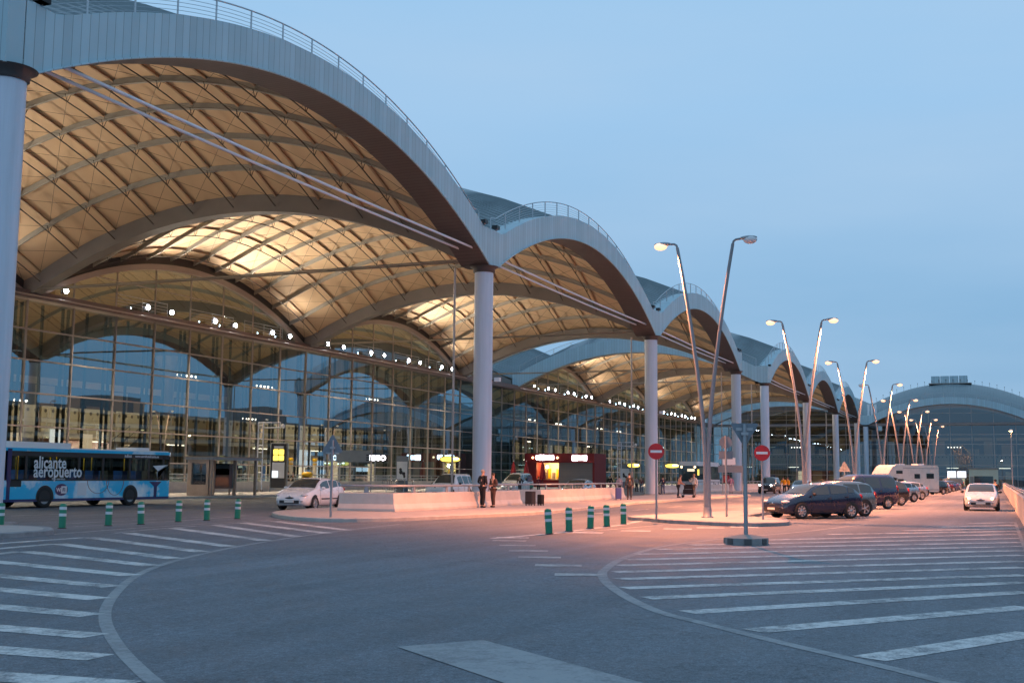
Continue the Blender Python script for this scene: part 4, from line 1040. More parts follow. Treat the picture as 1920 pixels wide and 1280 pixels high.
def make_car(style, paint, label, cat='car', name='parked_car', r=.315, strip_=None, lights=None, plain=False):
    s = STY[style]; Lc, Wc = s['L'], s['W']; top, belt = spline(s['top']), spline(s['belt'])
    wf = spline([(0, Wc * .66), (.06, Wc * .78), (.3, Wc * .91), (.8, Wc * .98), (2, Wc), (Lc - .7, Wc * .985), (Lc - .15, Wc * .90), (Lc - .04, Wc * .82), (Lc, Wc * .72)])
    low = spline([(0, .30), (.25, .20), (.7, .19), (Lc - .7, .21), (Lc - .2, .27), (Lc, .38)])
    X = lambda x: Lc / 2 - x
    def sec(x):
        w, zl, zt = wf(x), low(x), top(x); zb = min(belt(x), zt - .02); h = zt - zb; wr = w * .95 - h * .34
        y6, z6 = w * .96 + (wr - w * .96) * .88, zb + h * .80
        return [(0, zl), (w * .80, zl), (w * .955, zl + .06), (w, zl + .12 + .18 * (zb - zl)), (w, zl + .62 * (zb - zl)), (w * .975, zb - .03), (w * .955, zb), (y6, z6), (wr * .90, zt - .03 * min(1, h / .3) - .012), (wr * .55, zt - .006), (0, zt)]
    t = thing(name, label, cat); b = MB()
    xs = [0, .02, .05, .09, .14, .2, .27, .35, .45, .55] + [.65 + (Lc - 1.3) * i / 30 for i in range(31)] + [Lc - .55, Lc - .45, Lc - .35, Lc - .27, Lc - .2, Lc - .14, Lc - .09, Lc - .05, Lc - .02, Lc]
    vs = []
    for x in xs:
        q = sec(x); ring = [(X(x), y, z) for y, z in q] + [(X(x), -y, z) for y, z in q[-2:0:-1]]; vs += ring
    m = 20; fs = []
    for i in range(len(xs) - 1):
        for k in range(m): fs.append((i * m + k, i * m + (k + 1) % m, (i + 1) * m + (k + 1) % m, (i + 1) * m + k))
    b.add(vs, fs, paint, True); b.add(vs[:m], [tuple(range(m - 1, -1, -1))], paint); b.add(vs[-m:], [tuple(range(m))], paint)
    b.build('body', t)
    def ysurf(x, z):
        q = sec(x); (ya, za), (yb, zb) = q[6], q[7]; k = (z - za) / max(1e-4, zb - za); return ya + (yb - ya) * k
    # windscreen and rear window on the body's own curve
    for nm, (xa, xb), sg in (('windscreen', s['ws'], 1), ('rear_window', s['rw'], -1)):
        w = MB()
        def fn(u, v):
            x = xa + (xb - xa) * (0.05 + .9 * u); q = sec(x); wr = q[8][0] / .90; k = (v * 2 - 1); y = k * wr * .87; z = q[10][1] - (.03 + .012) * abs(k) ** 2.5 * .9
            return (X(x) + sg * .012, y, z + .012)
        w.grid(fn, 6, 8, M['carglass'], True, sg < 0); w.build(nm, t)
    # side glass between the pillars
    xa, xb = s['sg']; cuts = [xa] + [c for p in s['pil'] if xa < (p[0] + p[1]) / 2 < xb for c in p] + [xb]
    if len(cuts) % 2: cuts = cuts[:-1]
    for sy in (1, -1):
        for i in range(0, len(cuts), 2):
            c0, c1 = cuts[i], cuts[i + 1]
            if c1 - c0 < .12: continue
            w = MB(); n = 9; vv = []
            for k in range(n + 1):
                x = c0 + (c1 - c0) * k / n; q = sec(x); z1 = q[6][1] + .035; z2 = max(z1 + .002, q[7][1] - .015)
                if k in (0, n): z2 = max(z1 + .002, z2 - .012); z1 += .008
                vv += [(X(x), sy * (ysurf(x, z1) + .009), z1), (X(x), sy * (ysurf(x, z2) + .009), z2)]
            w.add(vv, [((2 * k, 2 * k + 1, 2 * k + 3, 2 * k + 2) if sy > 0 else (2 * k, 2 * k + 2, 2 * k + 3, 2 * k + 1)) for k in range(n)], M['carglass'], True)
            w.build('side_window', t)
    ty, ri = WHEEL[r]
    for xw in s['wb']:
        for sy in (1, -1):
            w = wf(xw); a = MB(); R0_ = r + .055
            pts = [(X(xw) + R0_ * math.cos(q), sy * (w + .004), r + R0_ * math.sin(q)) for q in [R(-18 + 216 * k / 16) for k in range(17)]]
            a.add(pts, [tuple(range(17)) if sy < 0 else tuple(range(16, -1, -1))], M['black']); a.build('wheel_arch', t)
            o = place('wheel', ty, t, (X(xw), sy * (w - .075), r)); o.rotation_euler = (-sy * PI / 2, 0, 0)
            place('rim', ri, o)
    fl = M['headon'] if lights == 'on' else M['headdim'] if lights == 'dim' else M['lens']
    for sy in (1, -1):
        h = MB(); zt = top(.27); h.ball((X(.27), sy * Wc * .72, zt - .085), (.25, .16, .075), M['lens'], 12, 8); ho = h.build('headlight', t)
        if lights: MB().ball((X(.045), sy * Wc * .66, zt - .11), (.06, .085, .075), fl, 10, 6).build('bulb', ho)
        h = MB(); zb = belt(Lc - .15) - .02; h.ball((X(Lc - .13), sy * Wc * .80, zb), (.10, .10, .19 if style in ('wagon', 'van', 'fourby') else .11), M['tail'], 10, 8); h.build('tail_light', t)
        if not plain:
            h = MB(); xm = s['sg'][0] + .02; h.ball((X(xm), sy * (wf(xm) + .09), belt(xm) + .07), (.07, .11, .07), paint if strip_ else M['black'], 10, 7); h.build('mirror', t)
    b = MB(); b.box((X(-.016), -Wc * .56, .32), (X(.05), Wc * .56, .47), M['black']); b.ball((X(.04), 0, .565), (.055, .30, .055), M['black'], 14, 8); b.ball((X(.09), 0, .36), (.10, Wc * .70, .07), M['black'], 14, 8); b.build('grille', t)
    MB().box((X(-.035), -.24, .37), (X(.0), .24, .46), M['plate']).build('number_plate', t); MB().box((X(Lc + .012), -.26, .62), (X(Lc - .05), .26, .73), M['plate']).build('number_plate', t)
    if not plain:
        MB().ball((X(.035), 0, top(.06) - .03), (.03, .07, .05), M['chrome'], 8, 6).build('badge', t)
        d = MB()
        for p in [s['pil'][0][0] - .05, (s['pil'][1][0] + s['pil'][1][1]) / 2, (s['pil'][2][0] + s['pil'][2][1]) / 2 - .02]:
            for sy in (1, -1):
                q = sec(p); d.tube([(X(p), sy * (y + .001), z) for y, z in q[2:7]], .006, 4, M['black'])
        for p in [(s['pil'][1][0] - .12), (s['pil'][2][0] - .15)]:
            for sy in (1, -1): d.box((X(p), sy * wf(p) * .97, belt(p) - .14), (X(p + .16), sy * (wf(p) + .025), belt(p) - .11), paint)
        d.build('door_seam', t)
        if strip_:
            for sy in (1, -1):
                d = MB(); d.box((X(1.5), sy * (Wc - .01), .50), (X(2.4), sy * (Wc + .022), .555), M['black']); d.box((X(2.48), sy * (Wc - .01), .50), (X(3.2), sy * (Wc + .022), .555), M['black']); d.build('side_strip', t)
    if style in ('wagon', 'fourby'):
        for sy in (1, -1): MB().tube([(X(2.1), sy * .58, top(2.1) + .02), (X(2.3), sy * .58, top(2.3) + .05), (X(3.6), sy * .58, top(3.6) + .05), (X(3.85), sy * .58, top(3.85) + .0)], .018, 5, M['black']).build('roof_rail', t)
    return t
def put(o, x, y, deg, z=0.002): o.location = (x, y, z); o.rotation_euler = (0, 0, R(deg)); return o

put(make_car('hatch', PAINT['white'], 'white three door hatchback with black side strips leaving the drop-off lane', name='moving_car', strip_=True, r=.335), 48.2, 30.25, 185)
PG = 'cars parked at an angle in the row'
def parked(style, paint, x, y, lab, deg=137, plain=False, r=.335, cat='car', name='parked_car'):
    o = make_car(style, PAINT[paint], lab, cat=cat, name=name, r=r, plain=plain); o['group'] = PG; return put(o, x, y, deg)
parked('hatch', 'navy', 51.5, 7.35, 'dark blue hatchback parked nearest, beside the no entry sign')
parked('wagon', 'teal', 55.0, 7.15, 'grey estate car with roof rails parked beside the dark blue hatchback', r=.36)
parked('van', 'indigo', 69.2, 7.4, 'dark blue passenger van parked in front of the camper', cat='van', name='parked_van')
parked('wagon', 'black', 79.0, 7.3, 'black estate parked just past the dark blue van', plain=True)
parked('hatch', 'silver', 91.5, 7.3, 'silver hatchback parked before the camper', plain=True)
parked('hatch', 'silver', 101.5, 7.3, 'second silver hatchback, tight against the camper', plain=True)
for k, (st, pa, lab) in enumerate([('wagon', 'black', 'black estate parked just behind the camper'), ('hatch', 'silver', 'silver grey hatchback after the black estate behind the camper'), ('hatch', 'red', 'dark red hatchback in the far part of the row'), ('sedan', 'blue', 'blue saloon next to the dark red hatchback'), ('hatch', 'blue', 'blue hatchback second after the dark red one'), ('sedan', 'silver', 'silver saloon in the far part of the row'), ('van', 'dgreen', 'dark van parked at the far end of the row')]):
    parked(st, pa, 140 + 9.5 * k + (6 if k > 2 else 0), 7.2, lab, plain=True, cat='van' if st == 'van' else 'car')
put(make_car('hatch', PAINT['white2'], 'white hatchback driving towards the viewer along the low wall', name='moving_car', r=.335, lights='dim', strip_=None), 71.2, .85, 179)
put(make_car('fourby', PAINT['white'], 'white off-road car with roof rails behind the long barrier and the couple', name='moving_car', r=.36), 70.2, 33.4, 180)
put(make_car('sedan', PAINT['silver'], 'low silver car with bright headlights in front of the red kiosk', name='moving_car', lights='on'), 84.5, 29.4, 182)
o = make_car('van', PAINT['white'], 'white van with blue and green advert on its side behind the barriers', cat='van', name='moving_van', lights='on'); put(o, 105.5, 43.0, 180)
ad = MB(); ad.box((-1.9, .925, .75), (.3, .94, 1.75), M['screen']); ad = MB()
ad.add([(-1.7, .93, 1.1), (-.4, .93, 1.05), (-.3, .93, 1.6), (-1.5, .93, 1.7)], [(3, 2, 1, 0)], PAINT['blue']); ad.add([(-1.9, .932, .55), (-.9, .932, .5), (-1.1, .932, 1.0), (-1.9, .932, .95)], [(3, 2, 1, 0)], M['green']); ad.build('advert', o)
put(make_car('fourby', PAINT['black'], 'dark off-road car facing the viewer by the far barrier', name='moving_car', r=.36, lights='on'), 129, 22.9, 178)
put(make_car('hatch', PAINT['silver'], 'pale car with bright headlights coming down the lane beside the hi-vis workers', name='moving_car', lights='on', plain=True), 123, 18.6, 181)

# ------------------------------------------------------------------ camper
t = thing('camper_van', 'white alcove camper parked in the angled row above the other roofs', 'camper', (122.5, 8.5, 0), R(137))
prof = [(3.25, .45), (3.3, .75), (3.15, 1.05), (2.35, 1.25), (1.85, 1.75), (3.05, 1.95), (3.12, 2.15), (2.55, 2.85), (2.1, 3.05), (-3.2, 3.05), (-3.35, 2.9), (-3.35, .55), (-3.2, .45)]
MB().slab(prof[:1] + prof[1:], -1.15, 1.15, PAINT['cream']).build('body', t)
b = MB(); b.slab([(2.30, 1.28), (2.42, 1.28), (1.93, 1.76), (1.82, 1.76)], -1.0, 1.0, M['carglass']); b.build('windscreen', t)
for sy in (1, -1):
    y0, y1 = sorted((sy * 1.15, sy * 1.165))
    MB().box((1.2, y0, 1.2), (1.9, y1, 1.68), M['carglass']).build('cab_window', t)
    MB().box((-2.7, y0, 1.75), (-1.75, y1, 2.25), M['carglass']).build('side_window', t)
    MB().box((1.3, y0, 2.2), (2.1, y1, 2.5), M['carglass']).build('alcove_window', t)
    MB().box((-.9, y0, 1.75), (-.2, y1, 2.2), M['carglass']).build('side_window', t)
    b = MB(); b.box((-3.3, y0, 2.72), (1.2, y1, 2.78), M['galv']); b.box((-3.3, y0, .62), (1.0, y1, .70), M['galv']); b.build('trim_line', t)
    for x in (2.45, -1.7):
        o = place('wheel', WHEEL[.335][0], t, (x, sy * 1.04, .335)); o.rotation_euler = (-sy * PI / 2, 0, 0); place('rim', WHEEL[.335][1], o)
        a = MB(); q = [(x + .4 * math.cos(R(k * 12)), sy * 1.152, .34 + .4 * math.sin(R(k * 12))) for k in range(16)]; a.add(q, [tuple(range(16)) if sy < 0 else tuple(range(15, -1, -1))], M['black']); a.build('wheel_arch', t)
    MB().ball((3.2, sy * .8, .8), (.12, .2, .12), M['lens'], 10, 6).build('headlight', t)
    MB().box((-3.37, sy * .85, .8), (-3.34, sy * 1.08, 1.1), M['tail']).build('tail_light', t)
MB().box((-2.2, -.5, 3.05), (-1.4, .4, 3.2), M['signwhite']).box((.2, -.3, 3.05), (.9, .3, 3.16), M['signwhite']).build('roof_hatch', t)

# ------------------------------------------------------------------ the blue city bus
def livery():
    m, nt, b_ = _nt('bus_livery')
    tc = nt.nodes.new('ShaderNodeTexCoord'); n = nt.nodes.new('ShaderNodeTexNoise'); n.inputs['Scale'].default_value = 0.5; n.inputs['Detail'].default_value = 7; n.inputs['Roughness'].default_value = 0.55
    nt.links.new(tc.outputs['Object'], n.inputs['Vector'])
    r = nt.nodes.new('ShaderNodeValToRGB'); e = r.color_ramp.elements
    e[0].position = 0.47; e[0].color = (0.0, 0.50, 0.85, 1); e[1].position = 0.64; e[1].color = (0.80, 0.90, 0.95, 1)
    k = e.new(0.52); k.color = (0.02, 0.54, 0.86, 1); k = e.new(0.535); k.color = (0.30, 0.66, 0.88, 1)
    nt.links.new(n.outputs['Fac'], r.inputs['Fac'])
    sp = nt.nodes.new('ShaderNodeSeparateXYZ'); nt.links.new(tc.outputs['Object'], sp.inputs[0])
    lt = nt.nodes.new('ShaderNodeMath'); lt.operation = 'LESS_THAN'; lt.inputs[1].default_value = 0.42; nt.links.new(sp.outputs['Z'], lt.inputs[0])
    mx = nt.nodes.new('ShaderNodeMix'); mx.data_type = 'RGBA'; mx.inputs['B'].default_value = (0.01, 0.03, 0.14, 1)
    nt.links.new(lt.outputs[0], mx.inputs['Factor']); nt.links.new(r.outputs['Color'], mx.inputs['A']); nt.links.new(mx.outputs['Result'], b_.inputs['Base Color'])
    b_.inputs['Roughness'].default_value = 0.3; b_.inputs['Coat Weight'].default_value = 0.5
    return m
M['livery'] = livery(); M['busglass'] = pane('bus_glass', (0.22, 0.24, 0.22), -0.02); M['navy'] = mat('bus_navy', (0.008, 0.02, 0.12), 0.3, coat=0.5)
M['letters'] = mat('white_lettering', (0.72, 0.74, 0.78), 0.5)
def round_plan(l, w, rf, rr, n=6):
    out = []
    for cx, cy, r, a0 in ((l / 2 - rf, w / 2 - rf, rf, 0), (-l / 2 + rr, w / 2 - rr, rr, 90), (-l / 2 + rr, -w / 2 + rr, rr, 180), (l / 2 - rf, -w / 2 + rf, rf, 270)):
        out += [(cx + r * math.cos(R(a0 + 90 * k / n)), cy + r * math.sin(R(a0 + 90 * k / n))) for k in range(n + 1)]
    return out
BL, BW = 11.7, 2.5
t = thing('city_bus', 'blue and white city bus with white lettering, waiting in front of the glass wall', 'bus', (45.5, 42.25, 0.0), PI)
pl = round_plan(BL, BW, .45, .18)
b = MB(); b.prism(pl, .30, 1.27, M['livery']); b.build('lower_body', t)
b = MB(); b.prism(pl, 2.60, 2.74, M['livery']); b.prism([(x * .985, y * .95) for x, y in pl], 2.74, 2.80, M['signwhite']); b.build('roof', t)
n = len(pl); b = MB(); vs = [(x * .998, y * .998, 1.27) for x, y in pl] + [(x * .998, y * .998, 2.60) for x, y in pl]; b.add(vs, [(i, (i + 1) % n, (i + 1) % n + n, i + n) for i in range(n)], M['busglass']); b.build('window_band', t)
b = MB()
for sy in (1, -1):
    yy = sy * BW / 2
    b.box((-BL / 2 + .2, yy - sy * .05, 2.38), (BL / 2 - .4, yy + sy * .004, 2.60), M['black']); b.box((-BL / 2 + .2, yy - sy * .05, 1.25), (BL / 2 - .4, yy + sy * .004, 1.32), M['black'])
    for x in (-5.2, -4.05, -2.6, -.65, 1.0, 2.7, 4.35): b.box((x - .07, yy - sy * .06, 1.27), (x + .07, yy + sy * .004, 2.6), M['black'])
    b.box((4.6, yy - sy * .06, .98), (5.4, yy + sy * .004, 1.3), M['black'])
b.build('window_pillar', t)
for sy in (1, -1):
    yy = sy * BW / 2
    b = MB(); b.box((BL / 2 - .62, yy - sy * .2, 1.2), (BL / 2 - .38, yy + sy * .006, 2.7), M['navy']); b.box((BL / 2 - .6, yy - sy * .2, .3), (BL / 2 - .4, yy + sy * .006, 1.2), M['navy']); b.build('front_pillar', t)
b = MB(); b.box((-BL / 2 + .2, -1.1, .5), (BL / 2 - .3, 1.1, .9), M['darkin'])
for k in range(9):
    for y in (-.85, .35): b.box((-5 + k * 1.05, y, .9), (-4.6 + k * 1.05, y + .5, 1.75), M['blueband'] if k % 3 else M['darkin'])
b.build('seat_row', t)
for k in range(4): MB().tube([(-3.5 + 2.4 * k, 0.1, .9), (-3.5 + 2.4 * k, 0.1, 2.55)], .025, 6, M['yellow']).build('grab_pole', t)
MB().box((-4.6, -.3, 2.54), (4.6, .3, 2.58), M['instrip']).build('ceiling_light', t)
for x in (5.85 - 2.72, 5.85 - 8.55):
    for sy in (1, -1):
        yy = sy * BW / 2; a = MB(); q = [(x + .56 * math.cos(R(-14 + 208 * k / 18)), yy + sy * .004, .48 + .56 * math.sin(R(-14 + 208 * k / 18))) for k in range(19)]; a.add(q, [tuple(range(19)) if sy < 0 else tuple(range(18, -1, -1))], M['black']); a.build('wheel_arch', t)
        w = MB(); w.lathe([(.3, -.14), (.46, -.15), (.48, -.11), (.48, .11), (.46, .15), (.3, .13)], 28, M['tyre'], caps=False); w.lathe([(.0001, .10), (.12, .10), (.14, .04), (.3, .06), (.31, .13)], 24, M['galv'])
        o = w.build('wheel', t, (x, sy * (BW / 2 - .13), .48)); o.rotation_euler = (-sy * PI / 2, 0, 0)
b = MB(); b.prism([(x, y) for x, y in round_plan(4.2, 1.9, .5, .3)], 0, .24, M['signwhite']); b.build('roof_pod', t, (3.2, 0, 2.80))
b = MB(); b.prism([(x, y) for x, y in round_plan(1.1, 1.5, .2, .2)], 0, .16, M['signwhite']); b.build('roof_pod', t, (-4.2, 0, 2.80))
YS = BW / 2 + .006
def onside(name, me, X, z, flip=True):                          # text on the bus's left flank, read from the left
    o = place(name, me, t, (X, YS, z)); o.rotation_euler = (PI / 2, 0, PI); return o
onside('lettering', text_mesh('lettering', 'alicante', .80, M['letters'], bold=.014, xs=.84), 3.9, 1.83)
onside('lettering', text_mesh('lettering', 'aeropuerto', .80, M['letters'], bold=.014, xs=.84), 3.9, 1.42)
onside('lettering', text_mesh('lettering', 'l\u00ednea aerobus', .16, M['letters']), 2.75, 1.29)
onside('lettering', text_mesh('lettering', 'subus', .24, M['letters'], bold=.004), -2.15, 2.43)
onside('lettering', text_mesh('lettering', 'www.aerobusalicante.es', .19, M['letters'], bold=.003), -2.95, 2.44)
b = MB(); n = 22
b.slab([(.42 * math.cos(2 * PI * k / n) * (1 if k % 11 else .95), .28 * math.sin(2 * PI * k / n)) for k in range(n)], -.006, .0, M['navy']); b.box((-.02, -.010, -.17), (.34, -.006, .17), M['letters'])
e = b.build('emblem', t, (2.1, YS, .83)); e.rotation_euler = (0, 0, PI)
o = place('lettering', text_mesh('lettering', 'Wi', .26, M['letters'], bold=.006), e, (-.33, -.008, -.09)); o.rotation_euler = (PI / 2, 0, 0)
o = place('lettering', text_mesh('lettering', 'Fi', .26, M['navy'], bold=.006), e, (.06, -.012, -.09)); o.rotation_euler = (PI / 2, 0, 0)
b = MB(); b.box((-.3, -.004, -.3), (.3, 0, .3), M['letters']); e = b.build('notice', t, (.75, YS, .85)); e.rotation_euler = (0, 0, PI)
b = MB(); P = [(-4.35, 2.02), (-5.55, 2.08), (-4.75, 1.32), (-4.72, 1.78)]
b.add([(x, YS + .004, z) for x, z in P], [(0, 3, 2, 1)], M['letters']); b.add([(x, YS + .006, z) for x, z in ((-4.72, 1.78), (-5.55, 2.08), (-4.66, 1.70), (-4.75, 1.32))], [(0, 1, 2, 3)], M['band']); b.build('paper_plane', t)
b = MB(); b.add([(x, YS, z) for x, z in ((-4.1, 1.2), (-5.1, 1.2), (-4.75, .95), (-4.72, .35), (-4.5, .35), (-4.5, .95))], [(5, 4, 3, 2, 1, 0)], M['navy']); b.build('flag_emblem', t)
b = MB()
for cx, cz, rx, rz in ((-.35, 1.25, .75, .62), (-1.55, 1.25, .62, .72)):
    b.tube([(cx + rx * math.cos(R(180 + 180 * k / 16)), YS, cz + rz * math.sin(R(180 + 180 * k / 16))) for k in range(17)], .012, 4, M['kioskred'])
b.build('loop_graphic', t)
b = MB(); b.tube([(5.75, 1.1, 2.5), (6.15, 1.35, 2.45), (6.2, 1.4, 2.0)], .03, 6, M['black']); b.ball((6.2, 1.42, 1.85), (.08, .14, .26), M['black'], 10, 7); b.build('mirror', t)
for sy in (1, -1): MB().ball((5.72, sy * .95, .62), (.1, .2, .12), M['lens'], 10, 7).build('headlight', t)

# ------------------------------------------------------------------ coach under the canopy
t = thing('coach', 'white coach with orange destination lights facing the viewer behind the far barrier', 'coach', (141.5, 33.6, 0), PI)
pl = round_plan(11.5, 2.5, .35, .15)
b = MB(); b.prism(pl, .32, 1.4, M['signwhite']); b.prism([(x * .99, y * .98) for x, y in pl], 1.4, 3.0, M['carglass']); b.prism(pl, 3.0, 3.3, M['signwhite']); b.prism([(x * .97, y * .93) for x, y in pl], 3.3, 3.52, M['signwhite']); b.build('body', t)
b = MB(); b.box((5.68, -1.05, 1.0), (5.765, 1.05, 2.95), M['carglass']); b.build('windscreen', t)
b = MB()
for y in (-.8, .8): b.ball((5.74, y, 2.85), (.06, .16, .14), M['headdim'], 8, 6)
b.box((5.77, -.1, 2.35), (5.78, .75, 2.65), M['warmpanel']); b.build('destination_light', t)
b = MB(); b.box((5.7, 1.12, 1.9), (5.8, 1.3, 2.6), M['yellowlit']); b.build('side_marker', t)
b = MB()
for y in (-.95, .95): b.ball((5.72, y, .8), (.08, .2, .14), M['lens'], 8, 6)
b.build('headlight', t)
for x in (3.2, -3.0):
    for sy in (1, -1): o = place('wheel', MB().lathe([(.3, -.14), (.48, -.11), (.48, .11), (.3, .13), (.0001, .1)], 20, M['tyre']).mesh('tyre'), t, (x, sy * 1.14, .48)); o.rotation_euler = (-sy * PI / 2, 0, 0)
# ------------------------------------------------------------------ people
SKIN = [mat('skin_fair', (0.50, 0.30, 0.22), 0.55), mat('skin_tan', (0.36, 0.20, 0.13), 0.55)]
EYE = mat('eye_dark', (0.02, 0.015, 0.012), 0.3)
def cloth(name, col): return mat('cloth_' + name, col, 0.85, var=0.12, scale=9)
CL = {k: cloth(k, c) for k, c in dict(black=(.012, .012, .015), brown=(.085, .05, .042), navy=(.015, .02, .05), denim=(.10, .14, .22), greybrown=(.055, .048, .045), coral=(.62, .30, .20), white=(.68, .64, .60), khaki=(.24, .15, .10), pink=(.55, .24, .34), palepink=(.55, .40, .44), hiviz=(.85, .36, .01), charcoal=(.03, .03, .035), maroon=(.14, .02, .045), teal=(.03, .15, .15), greyl=(.3, .3, .32)).items()}
HAIR = {k: mat('hair_' + k, c, 0.7) for k, c in dict(grey=(.30, .28, .26), dark=(.014, .011, .010), brown=(.07, .04, .022), blond=(.28, .17, .08)).items()}

def skin_mesh(name, verts, edges, rad, level=1):
    me = bpy.data.meshes.new(name); me.from_pydata(verts, edges, []); o = bpy.data.objects.new(name, me); COL.objects.link(o)
    sk = o.modifiers.new('skin', 'SKIN'); sk.use_smooth_shade = True
    for i, sv in enumerate(me.skin_vertices[0].data):
        r = rad[i]; sv.radius = r if isinstance(r, tuple) else (r, r); sv.use_root = i == 0
    ss = o.modifiers.new('sub', 'SUBSURF'); ss.levels = level; ss.render_levels = level
    dg = bpy.context.evaluated_depsgraph_get(); dg.update(); out = bpy.data.meshes.new_from_object(o.evaluated_get(dg))
    bpy.data.objects.remove(o); bpy.data.meshes.remove(me); return out
def to_mb(me, mt):
    b = MB(); b.add([tuple(v.co) for v in me.vertices], [tuple(p.vertices) for p in me.polygons], mt, True); bpy.data.meshes.remove(me); return b

ARMS = dict(down=((-.02, .245, 1.14), (.05, .255, .89)), front=((-.02, .27, 1.15), (.19, .10, 1.10)), push=((.10, .24, 1.14), (.36, .20, 1.02)), hip=((-.10, .33, 1.16), (.06, .22, .99)), hold=((-.03, .25, 1.13), (.04, .26, .86)), talk=((.04, .28, 1.16), (.26, .22, 1.28)))
def person(label, loc, deg, top, bottom, hair='dark', arms=('down', 'down'), stance=0.0, lean=0.0, h=1.75, skin=0, coat=False, long_hair=False, wide=1.0, look=0.0, group=None):
    k = h / 1.75; t = thing('person', label, 'person', loc, R(deg), group)
    def P(x, y, z): return ((x + lean * max(0, z - .9)) * k, y * wide * k, z * k)
    V, E, Rr = [], [], []
    def add(p, r, to=None):
        V.append(P(*p)); Rr.append(tuple(q * k for q in r) if isinstance(r, tuple) else r * k); i = len(V) - 1
        if to is not None: E.append((to, i))
        return i
    pel = add((0, 0, .95), (.125, .10)); wst = add((0, 0, 1.10), (.115, .09), pel); che = add((.005, 0, 1.30), (.135, .10), wst); nb = add((0, 0, 1.45), (.07, .065), che)
    nk = add((.012, 0, 1.52), (.05, .052), nb); h1 = add((.025, 0, 1.60), (.070, .082), nk); h2 = add((.018, 0, 1.69), (.072, .088), h1); add((.01, 0, 1.735), (.045, .055), h2)
    arms_j = []
    for sy, a in zip((1, -1), arms):
        (ex, ey, ez), (wx, wy, wz) = ARMS[a]
        sh = add((0, sy * .175, 1.41), .055, nb); el = add((ex, sy * ey, ez), .040, sh); wr = add((wx, sy * wy, wz), .026, el)
        d = (Vector((wx, wy, wz)) - Vector((ex, ey, ez))).normalized(); pm = (wx + d.x * .07, sy * (wy + d.y * .07), wz + d.z * .07); pa = add(pm, (.036, .018), wr)
        side = Vector((d.z, 0, -d.x)) if abs(d.x) + abs(d.z) > .3 else Vector((1, 0, 0)); side = side.normalized() * -1
        for q, (off, ln) in enumerate(((-.030, .060), (-.010, .076), (.010, .072), (.030, .055))):
            b0 = Vector(pm) + side * off + Vector((d.x, sy * d.y, d.z)) * .02; m1 = b0 + Vector((d.x, sy * d.y, d.z)) * ln * .6; m2 = m1 + (Vector((d.x, sy * d.y, d.z)) * .75 + Vector((.0, -sy * .6, 0))).normalized() * ln * .5
            f1 = add(tuple(m1), .0085, pa); add(tuple(m2), .0075, f1)
        th = Vector(pm) + side * .05 + Vector((d.x, sy * d.y, d.z)) * -.01; f1 = add(tuple(th), .010, wr); add(tuple(th + Vector((d.x, sy * d.y, d.z)) * .035 + side * .008), .009, f1)
        arms_j.append(((0, sy * .175, 1.41), (ex, sy * ey, ez), (wx, sy * wy, wz)))
    legs_j = []
    for sy in (1, -1):
        fx = sy * stance
        hp = add((0, sy * .085, .90), .085, pel); kn = add((fx * .45 + .02, sy * .095, .50), .055, hp); an = add((fx - .02, sy * .10, .09), .040, kn); add((fx + .11, sy * .115, .045), (.042, .034), an)
        legs_j.append(((0, sy * .085, .90), (fx * .45 + .02, sy * .095, .50), (fx - .02, sy * .10, .10)))
    b = to_mb(skin_mesh('body', V, E, Rr), SKIN[skin]); hd = P(.018, 0, 1.655)
    T = Matrix.Translation(hd) @ Matrix.Rotation(R(look), 4, 'Z')
    b.ball((.098 * k, 0, -.025 * k), (.020 * k, .014 * k, .024 * k), SKIN[skin], 8, 6, T)
    for sy in (1, -1):
        b.ball((.082 * k, sy * .032 * k, .005 * k), .010 * k, EYE, 6, 5, T); b.ball((-.005 * k, sy * .078 * k, -.01 * k), (.018 * k, .010 * k, .030 * k), SKIN[skin], 8, 6, T)
    b.ball((.085 * k, 0, -.068 * k), (.008 * k, .024 * k, .006 * k), EYE, 8, 5, T); b.build('body', t)
    # jacket or top
    V, E, Rr = [], [], []
    hem = .62 if coat else .93
    a0 = add((0, 0, 1.12), (.145, .115)); c = add((.005, 0, 1.31), (.165, .125), a0); n = add((0, 0, 1.455), (.085, .075), c); bt = add((0, 0, hem), (.165, .135), a0)
    for sy, (s, e, w) in zip((1, -1), arms_j): i = add(s, .075, n); j = add(e, .056, i); add((e[0] + (w[0] - e[0]) * .93, e[1] + (w[1] - e[1]) * .93, e[2] + (w[2] - e[2]) * .93), .042, j)
    to_mb(skin_mesh('top', V, E, Rr), CL[top]).build('coat' if coat else 'jacket', t)
    V, E, Rr = [], [], []
    a0 = add((0, 0, .96), (.145, .118))
    for hj, kj, aj in legs_j: i = add(hj, .102, a0); j = add(kj, .072, i); add(aj, .058, j)
    to_mb(skin_mesh('trousers', V, E, Rr), CL[bottom]).build('trousers', t)
    s = MB()
    for hj, kj, aj in legs_j:
        c = P(aj[0] + .06, aj[1], .05); s.ball(c, (.135 * k, .05 * k, .05 * k), CL['black'], 10, 6)
    s.build('shoes', t)
    hb = MB(); hb.ball((-.012 * k, 0, .022 * k), (.098 * k, .086 * k, .088 * k), HAIR[hair], 14, 9, T)
    if long_hair: hb.ball((-.05 * k, 0, -.07 * k), (.06 * k, .085 * k, .13 * k), HAIR[hair], 12, 8, T)
    hb.build('hair', t); return t
Zp = .14
person('grey haired man in a black suit standing with hands joined before the white barrier', (51.9, 22.95, Zp), -20, 'black', 'black', 'grey', ('front', 'front'), .04, h=1.82, look=-15)
person('woman in a long brown coat facing the man in black', (52.75, 22.75, Zp), 155, 'brown', 'brown', 'brown', ('front', 'front'), .05, h=1.66, coat=True)
